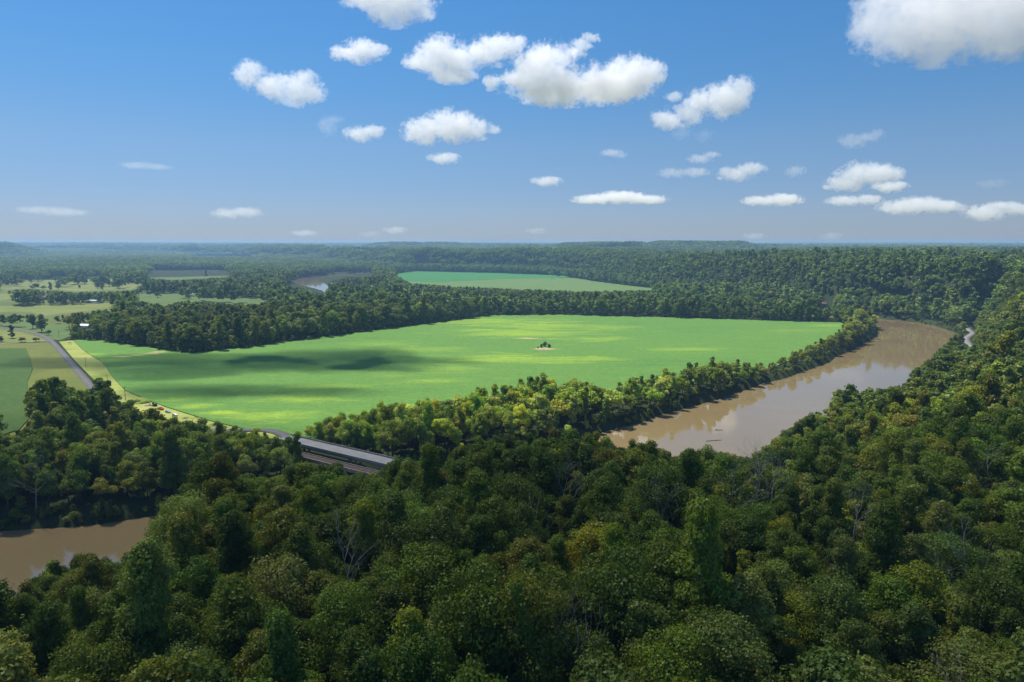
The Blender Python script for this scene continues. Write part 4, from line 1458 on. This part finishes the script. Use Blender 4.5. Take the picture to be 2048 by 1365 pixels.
for (px, py, rx_, ry_, h_, mt, nm, lb, ct) in ((281, 806, 6.5, 4.5, 3.4, m_verge, 'grassy_mound', 'grass-covered mound between the tallest pole and the black digger', 'mound'),
                                          (296, 812, 2.4, 2.0, 1.0, m_gravel, 'gravel_heap', 'low pale heap of gravel between the mound and the black digger', 'heap'),
                                          (1088, 699, 11, 7, 0.35, m_dirt, 'bare_knoll', 'low bare dirt knoll around the lone clump in the crop', 'knoll')):
    x, y = ground_at(px, py)
    b = MB()
    r_ = bmesh.ops.create_icosphere(b.bm, subdivisions=4, radius=1.0)
    for v in r_['verts']:
        k = 1 + 0.5 * (float(vnoise(v.co.x * 3 + px, v.co.y * 3, 0.9, 1)) - 0.5)
        z_ = max(0.0, v.co.z) ** 1.4
        v.co = Vector((v.co.x * rx_ * k, v.co.y * ry_ * k, z_ * h_ * k + (-0.2 if v.co.z <= 0 else 0)))
    o = b.build(nm, mt, None, True)
    o.location = (x, y, 0.7 if nm == 'bare_knoll' else 0.1)
    tag(o, lb, ct)
for (px, py, L_, rz_, lb) in ((1428, 882, 11, 12, 'floating log drifting mid-river, the larger and nearer of two'), (1438, 861, 5, -8, 'floating branch on the river beyond the larger log')):
    x, y = ground_at(px, py, -6)
    r = empty('floating_log', (x, y, -5.95), math.radians(rz_))
    tag(r, lb, 'log')
    MB().tube((-L_ / 2, 0, 0), (L_ / 2, 0.3, 0.05), 0.32, 0.16, 8).build('stem', m_bark, r)
    b = MB()
    for k in range(6):
        xx = random.uniform(-L_ / 2, L_ / 2)
        b.tube((xx, 0, 0.1), (xx + random.uniform(-1, 1), random.uniform(-1.5, 1.5), random.uniform(0.2, 1.1)), 0.1, 0.03, 5)
    b.build('branches', m_bark, r)
# reddish rock face at the foot of the wooded bluff
cx_, cy_ = ground_at(1652, 622)
b = MB()
nx_, nz_ = 26, 12
vv = [[None] * nz_ for _ in range(nx_)]
for i in range(nx_):
    for j in range(nz_):
        u_, w_ = i / (nx_ - 1) * 2 - 1, j / (nz_ - 1)
        hgt = 17 * math.sqrt(max(0.0, 1 - u_ * u_)) * w_
        dpt = 9 * w_ + 5 * float(vnoise(u_ * 6 + 9, w_ * 5 + 3, 1.0, 2)) - 3
        vv[i][j] = b.bm.verts.new((u_ * 26, dpt + 8 * abs(u_), hgt - 2))
for i in range(nx_ - 1):
    for j in range(nz_ - 1):
        b.bm.faces.new((vv[i][j], vv[i + 1][j], vv[i + 1][j + 1], vv[i][j + 1]))
o = b.build('rock_face', m_rock)
o.location = (cx_, cy_ + 26, 1)
tag(o, kind='structure')

# ------------------------------------------------------------------ bare and odd trees


def dead_geo(b, p, d, length, r, depth):
    segs = 3
    q_ = Vector(p)
    dd = Vector(d).normalized()
    for k in range(segs):
        nd = (dd + Vector((random.gauss(0, .13), random.gauss(0, .13), random.gauss(0.03, .08)))).normalized()
        e = q_ + nd * length / segs
        b.tube(q_, e, r * (1 - 0.22 * k), r * (1 - 0.22 * (k + 1)), 6 if depth > 2 else 4)
        q_, dd = e, nd
        if depth > 0 and k > 0:
            for _ in range(2 if depth > 1 else 1):
                a = random.uniform(0, 6.28)
                sd = (dd * 0.75 + Vector((math.cos(a), math.sin(a), 0.25)) * random.uniform(0.5, 0.9)).normalized()
                dead_geo(b, q_, sd, length * random.uniform(0.5, 0.72), r * 0.42, depth - 1)
    if depth > 0:
        dead_geo(b, q_, dd, length * 0.6, r * 0.4, depth - 1)


def bare_tree(px, py, H_, lean, depth, label, trunk_r=0.3, seed=1, fork=0.35):
    random.seed(seed)
    s_ = top_spot(px, py, H_)
    if s_ is None:
        return
    x, y, z = s_
    r = empty('dead_tree', (x, y, z))
    tag(r, label, 'dead tree', 'bare grey trees in the foreground woods')
    b = MB()
    top = Vector((lean[0], lean[1], H_ * 0.5))
    b.tube((0, 0, -1), top * 0.5, trunk_r, trunk_r * 0.8, 8).tube(top * 0.5, top, trunk_r * 0.8, trunk_r * 0.6, 8)
    b.build('trunk', m_dead, r)
    b = MB()
    dead_geo(b, top, (lean[0] * .1, lean[1] * .1, 1), H_ * 0.32, trunk_r * 0.55, depth)
    for k in range(3):
        a = random.uniform(0, 6.28)
        dead_geo(b, top * random.uniform(0.75, 1.0), (math.cos(a) * fork, math.sin(a) * fork, 0.7), H_ * 0.3, trunk_r * 0.4, depth - 1)
    b.build('branches', m_dead, r)


for a_ in BARE:
    bare_tree(*a_)
# trunk wrapped in green vine, bottom centre
random.seed(77)
s_ = top_spot(1036, 1168, 30)
x, y, z = s_
r = empty('vine_covered_snag', (x, y, z))
tag(r, 'tall leaning trunk wrapped in green vine at the bottom centre', 'snag')
path = [Vector((-3.2 + 0.0 * k, 0, 0)) for k in range(2)]
b = MB()
pts = [(3.2, 0, -1), (3.0, 0, 8), (2.2, 0, 16), (0.9, 0, 23), (-0.4, 0, 29.5)]
for p, q_ in zip(pts[:-1], pts[1:]):
    b.tube(p, q_, 0.34, 0.28, 8)
b.build('trunk', m_bark, r)
g = np.random.default_rng(5)
nl_ = 9000
tt = g.random(nl_) * 4
k0 = np.minimum(tt.astype(int), 3)
fr = (tt - k0)[:, None]
pa = np.array(pts)
C_ = pa[k0] * (1 - fr) + pa[k0 + 1] * fr
an = g.uniform(0, 6.283, nl_)
rd = (0.85 + 0.22 * np.sin(C_[:, 2] * 0.9 + an * 2) + g.normal(size=nl_) * 0.12)
d_ = np.stack([np.cos(an), np.sin(an), g.normal(size=nl_) * 0.3], 1)
P_ = C_ + d_ * rd[:, None]
nn = d_ + g.normal(size=(nl_, 3)) * 0.5
nn /= np.linalg.norm(nn, axis=1)[:, None]
t_ = np.cross(nn, g.normal(size=(nl_, 3)))
t_ /= np.linalg.norm(t_, axis=1)[:, None]
b_ = np.cross(nn, t_)
s2 = 0.2 * g.uniform(0.6, 1.3, nl_)[:, None]
V_ = np.stack([P_ - t_ * s2, P_ - b_ * s2 * .7, P_ + t_ * s2, P_ + b_ * s2 * .7], 1).reshape(-1, 3)
me = mesh_np('vine', V_, np.arange(nl_ * 4).reshape(-1, 4), m_leaf)
a_ = me.attributes.new('leafvar', 'FLOAT', 'FACE')
a_.data.foreach_set('value', g.random(nl_).astype(np.float32))
v = link('vine', me, r)
v['tint'] = [0.22, 0.28, 0.03]

# ------------------------------------------------------------------ trees standing by themselves
if not QUICK:
    def lone(px, py, sc_k, shape_i, tint_, label, name='field_tree', group=None, flat=1.0):
        x, y = ground_at(px, py)
        s_, cm, tm = near_crowns[shape_i]
        cm = variants[7 + shape_i % 7][0] if y > 900 else variants[shape_i % 7][0]
        r = empty(name, (x, y, 0.0 if y < 2000 else float(height(np.array([x]), np.array([y]))[0])), random.uniform(0, 6))
        r.scale = (sc_k, sc_k, sc_k * flat)
        tag(r, label, 'tree' if name != 'bush' else 'bush', group)
        c_ = link('crown', lone_crowns[(shape_i % 7, y > 900)], r)
        c_['tint'] = list(tint_)
        link('trunk', tm, r)
        return r
    lone_crowns = {}
    for i, s_ in enumerate(SHAPES[:7]):
        R_, H_, B_ = GEO[s_]
        for far_ in (False, True):
            lone_crowns[(i, far_)] = crown_mesh('crown', 1500 if far_ else 3400, 0.66 if far_ else 0.44, 600 + i, R_, H_, B_ * 0.5, 16, s_)
    DG, MG, OL, BG = (0.085, 0.135, 0.03), (0.12, 0.175, 0.035), (0.15, 0.18, 0.045), (0.10, 0.155, 0.055)
    GM = 'single trees dotted over the far left meadows'
    for k, (px, py, s_, t_, lb) in enumerate((
            (20, 566, .9, DG, 'dark tree alone at the far left of the upper meadow'), (34, 570, 1.1, MG, 'taller green tree just right of the dark far left one'),
            (62, 566, 1.3, MG, 'broad pale tree, left of a pair in the upper meadow'), (77, 565, 1.4, BG, 'broad dark tree, right of a pair in the upper meadow'),
            (112, 566, 1.5, DG, 'big dark round tree in the middle of the upper meadow'), (132, 567, 1.0, MG, 'medium green tree right of the big dark round one'),
            (155, 568, 1.3, DG, 'tall narrow dark tree in the upper meadow'), (169, 568, 1.2, BG, 'tall narrow blue-green tree in the upper meadow'),
            (188, 568, 1.3, OL, 'olive tree towards the right of the upper meadow'), (205, 569, 1.2, BG, 'pointed tree at the right end of the upper meadow'),
            (70, 581, 1.3, MG, 'green tree standing in the lower row, left'), (86, 580, .8, DG, 'small dark tree in the lower row'),
            (101, 581, 1.2, DG, 'leaning dark tree in the middle of the lower row'), (117, 579, 1.2, BG, 'rounded blue-green tree right in the lower row'),
            (159, 577, .6, OL, 'small pale bush-like tree alone below the upper meadow row'), (195, 578, 1.2, DG, 'dark tree of the pair near the hedge'),
            (205, 580, 1.1, OL, 'pale tree of the pair near the hedge'), (315, 596, .9, DG, 'small dark tree in the meadow right of the long shed'),
            (378, 599, .8, DG, 'round dark tree alone in the meadow strip'), (412, 553, 1.2, DG, 'dark tree on the edge of the far green field'))):
        lone(px, py, s_ * 1.35, k * 3 % 7, t_, lb, 'field_tree', GM, 0.68)
    for (px, py, s_, si, t_, lb, nm, fl) in (
            (66, 658, 1.25, 3, DG, 'dark tree behind the big lawn tree by the road', 'lawn_tree', 1),
            (84, 665, 1.45, 0, MG, 'big round lawn tree beside the road bend', 'lawn_tree', 1),
            (97, 671, .6, 2, BG, 'small spreading tree casting a shadow beside the road', 'lawn_tree', .75),
            (24, 677, 1.1, 1, (0.10, 0.09, 0.05), 'reddish-green tree between the road and the gravel track', 'lawn_tree', .8),
            (44, 685, .75, 2, (0.19, 0.13, 0.09), 'larger pinkish bush beside the gravel track', 'bush', .55),
            (72, 684, .65, 2, (0.19, 0.12, 0.08), 'smaller pinkish bush near the road junction', 'bush', .55),
            (2, 684, .7, 0, DG, 'dark bush cut by the left edge beside the gravel track', 'bush', .6),
            (1083, 697, .42, 0, DG, 'dark tree at the left of the clump in the crop', 'clump_tree', .7),
            (1090, 695, .55, 4, BG, 'tallest tree of the clump in the crop', 'clump_tree', .75),
            (1098, 697, .42, 3, DG, 'small tree at the right of the clump in the crop', 'clump_tree', .7),
            (1076, 698, .25, 0, MG, 'low shrub at the left end of the clump in the crop', 'clump_tree', .6)):
        lone(px, py, s_, si, t_, lb, nm, None, fl)
    # a few crowns that stand out by their colour
    for (px, py, H_, s_, si, t_, lb) in ((1272, 1330, 22, 1.0, 4, (0.24, 0.24, 0.012), 'brightest yellow-green tree at the bottom edge, centre-right'),
                                         (1835, 1135, 21, 1.05, 2, (0.20, 0.21, 0.014), 'flat-topped yellow-green tree in the right foreground'),
                                         (345, 1250, 21, 1.0, 1, (0.19, 0.20, 0.016), 'yellow-green tree with a pointed top in the left foreground'),
                                         (1740, 825, 20, 1.0, 0, (0.18, 0.20, 0.02), 'yellow-tinged tree high in the woods right of the river')):
        q_ = top_spot(px, py, H_)
        if q_ is None:
            continue
        r = empty('broadleaf_tree', (q_[0], q_[1], q_[2]), 1.0)
        r.scale = (s_,) * 3
        tag(r, lb, 'tree', 'bright trees in the woods')
        c_ = link('crown', near_crowns[si][1], r)
        c_['tint'] = list(t_)
        link('trunk', near_crowns[si][2], r)
    q_ = top_spot(1295, 1152, 22)
    r = empty('conifer_tree', (q_[0], q_[1], q_[2]), 1.0)
    tag(r, 'small pointed conifer poking up, centre-right foreground', 'tree')
    c_ = link('crown', near_crowns[7][1], r)
    c_['tint'] = [0.10, 0.13, 0.03]
    link('trunk', near_crowns[7][2], r)
# a bird far off over the horizon
p = ray_at(676, 418, 420)
r = empty('bird', p, 0.6)
tag(r, 'dark bird flying low in the sky left of centre', 'bird')
b = MB().ball((0, 0, 0), (0.32, 0.10, 0.10), 2)
b.tube((0.25, 0, 0.02), (0.42, 0, 0.04), 0.05, 0.02, 6).tube((-0.25, 0, 0), (-0.5, 0, 0), 0.05, 0.09, 6)
b.build('body', m_black, r)
for sg in (-1, 1):
    MB().prism([(0.12, 0.05 * sg), (0.16, 0.5 * sg), (0.0, 1.0 * sg), (-0.08, 0.5 * sg), (-0.12, 0.05 * sg)], 0.0, 0.03).build('wing', m_black, r)
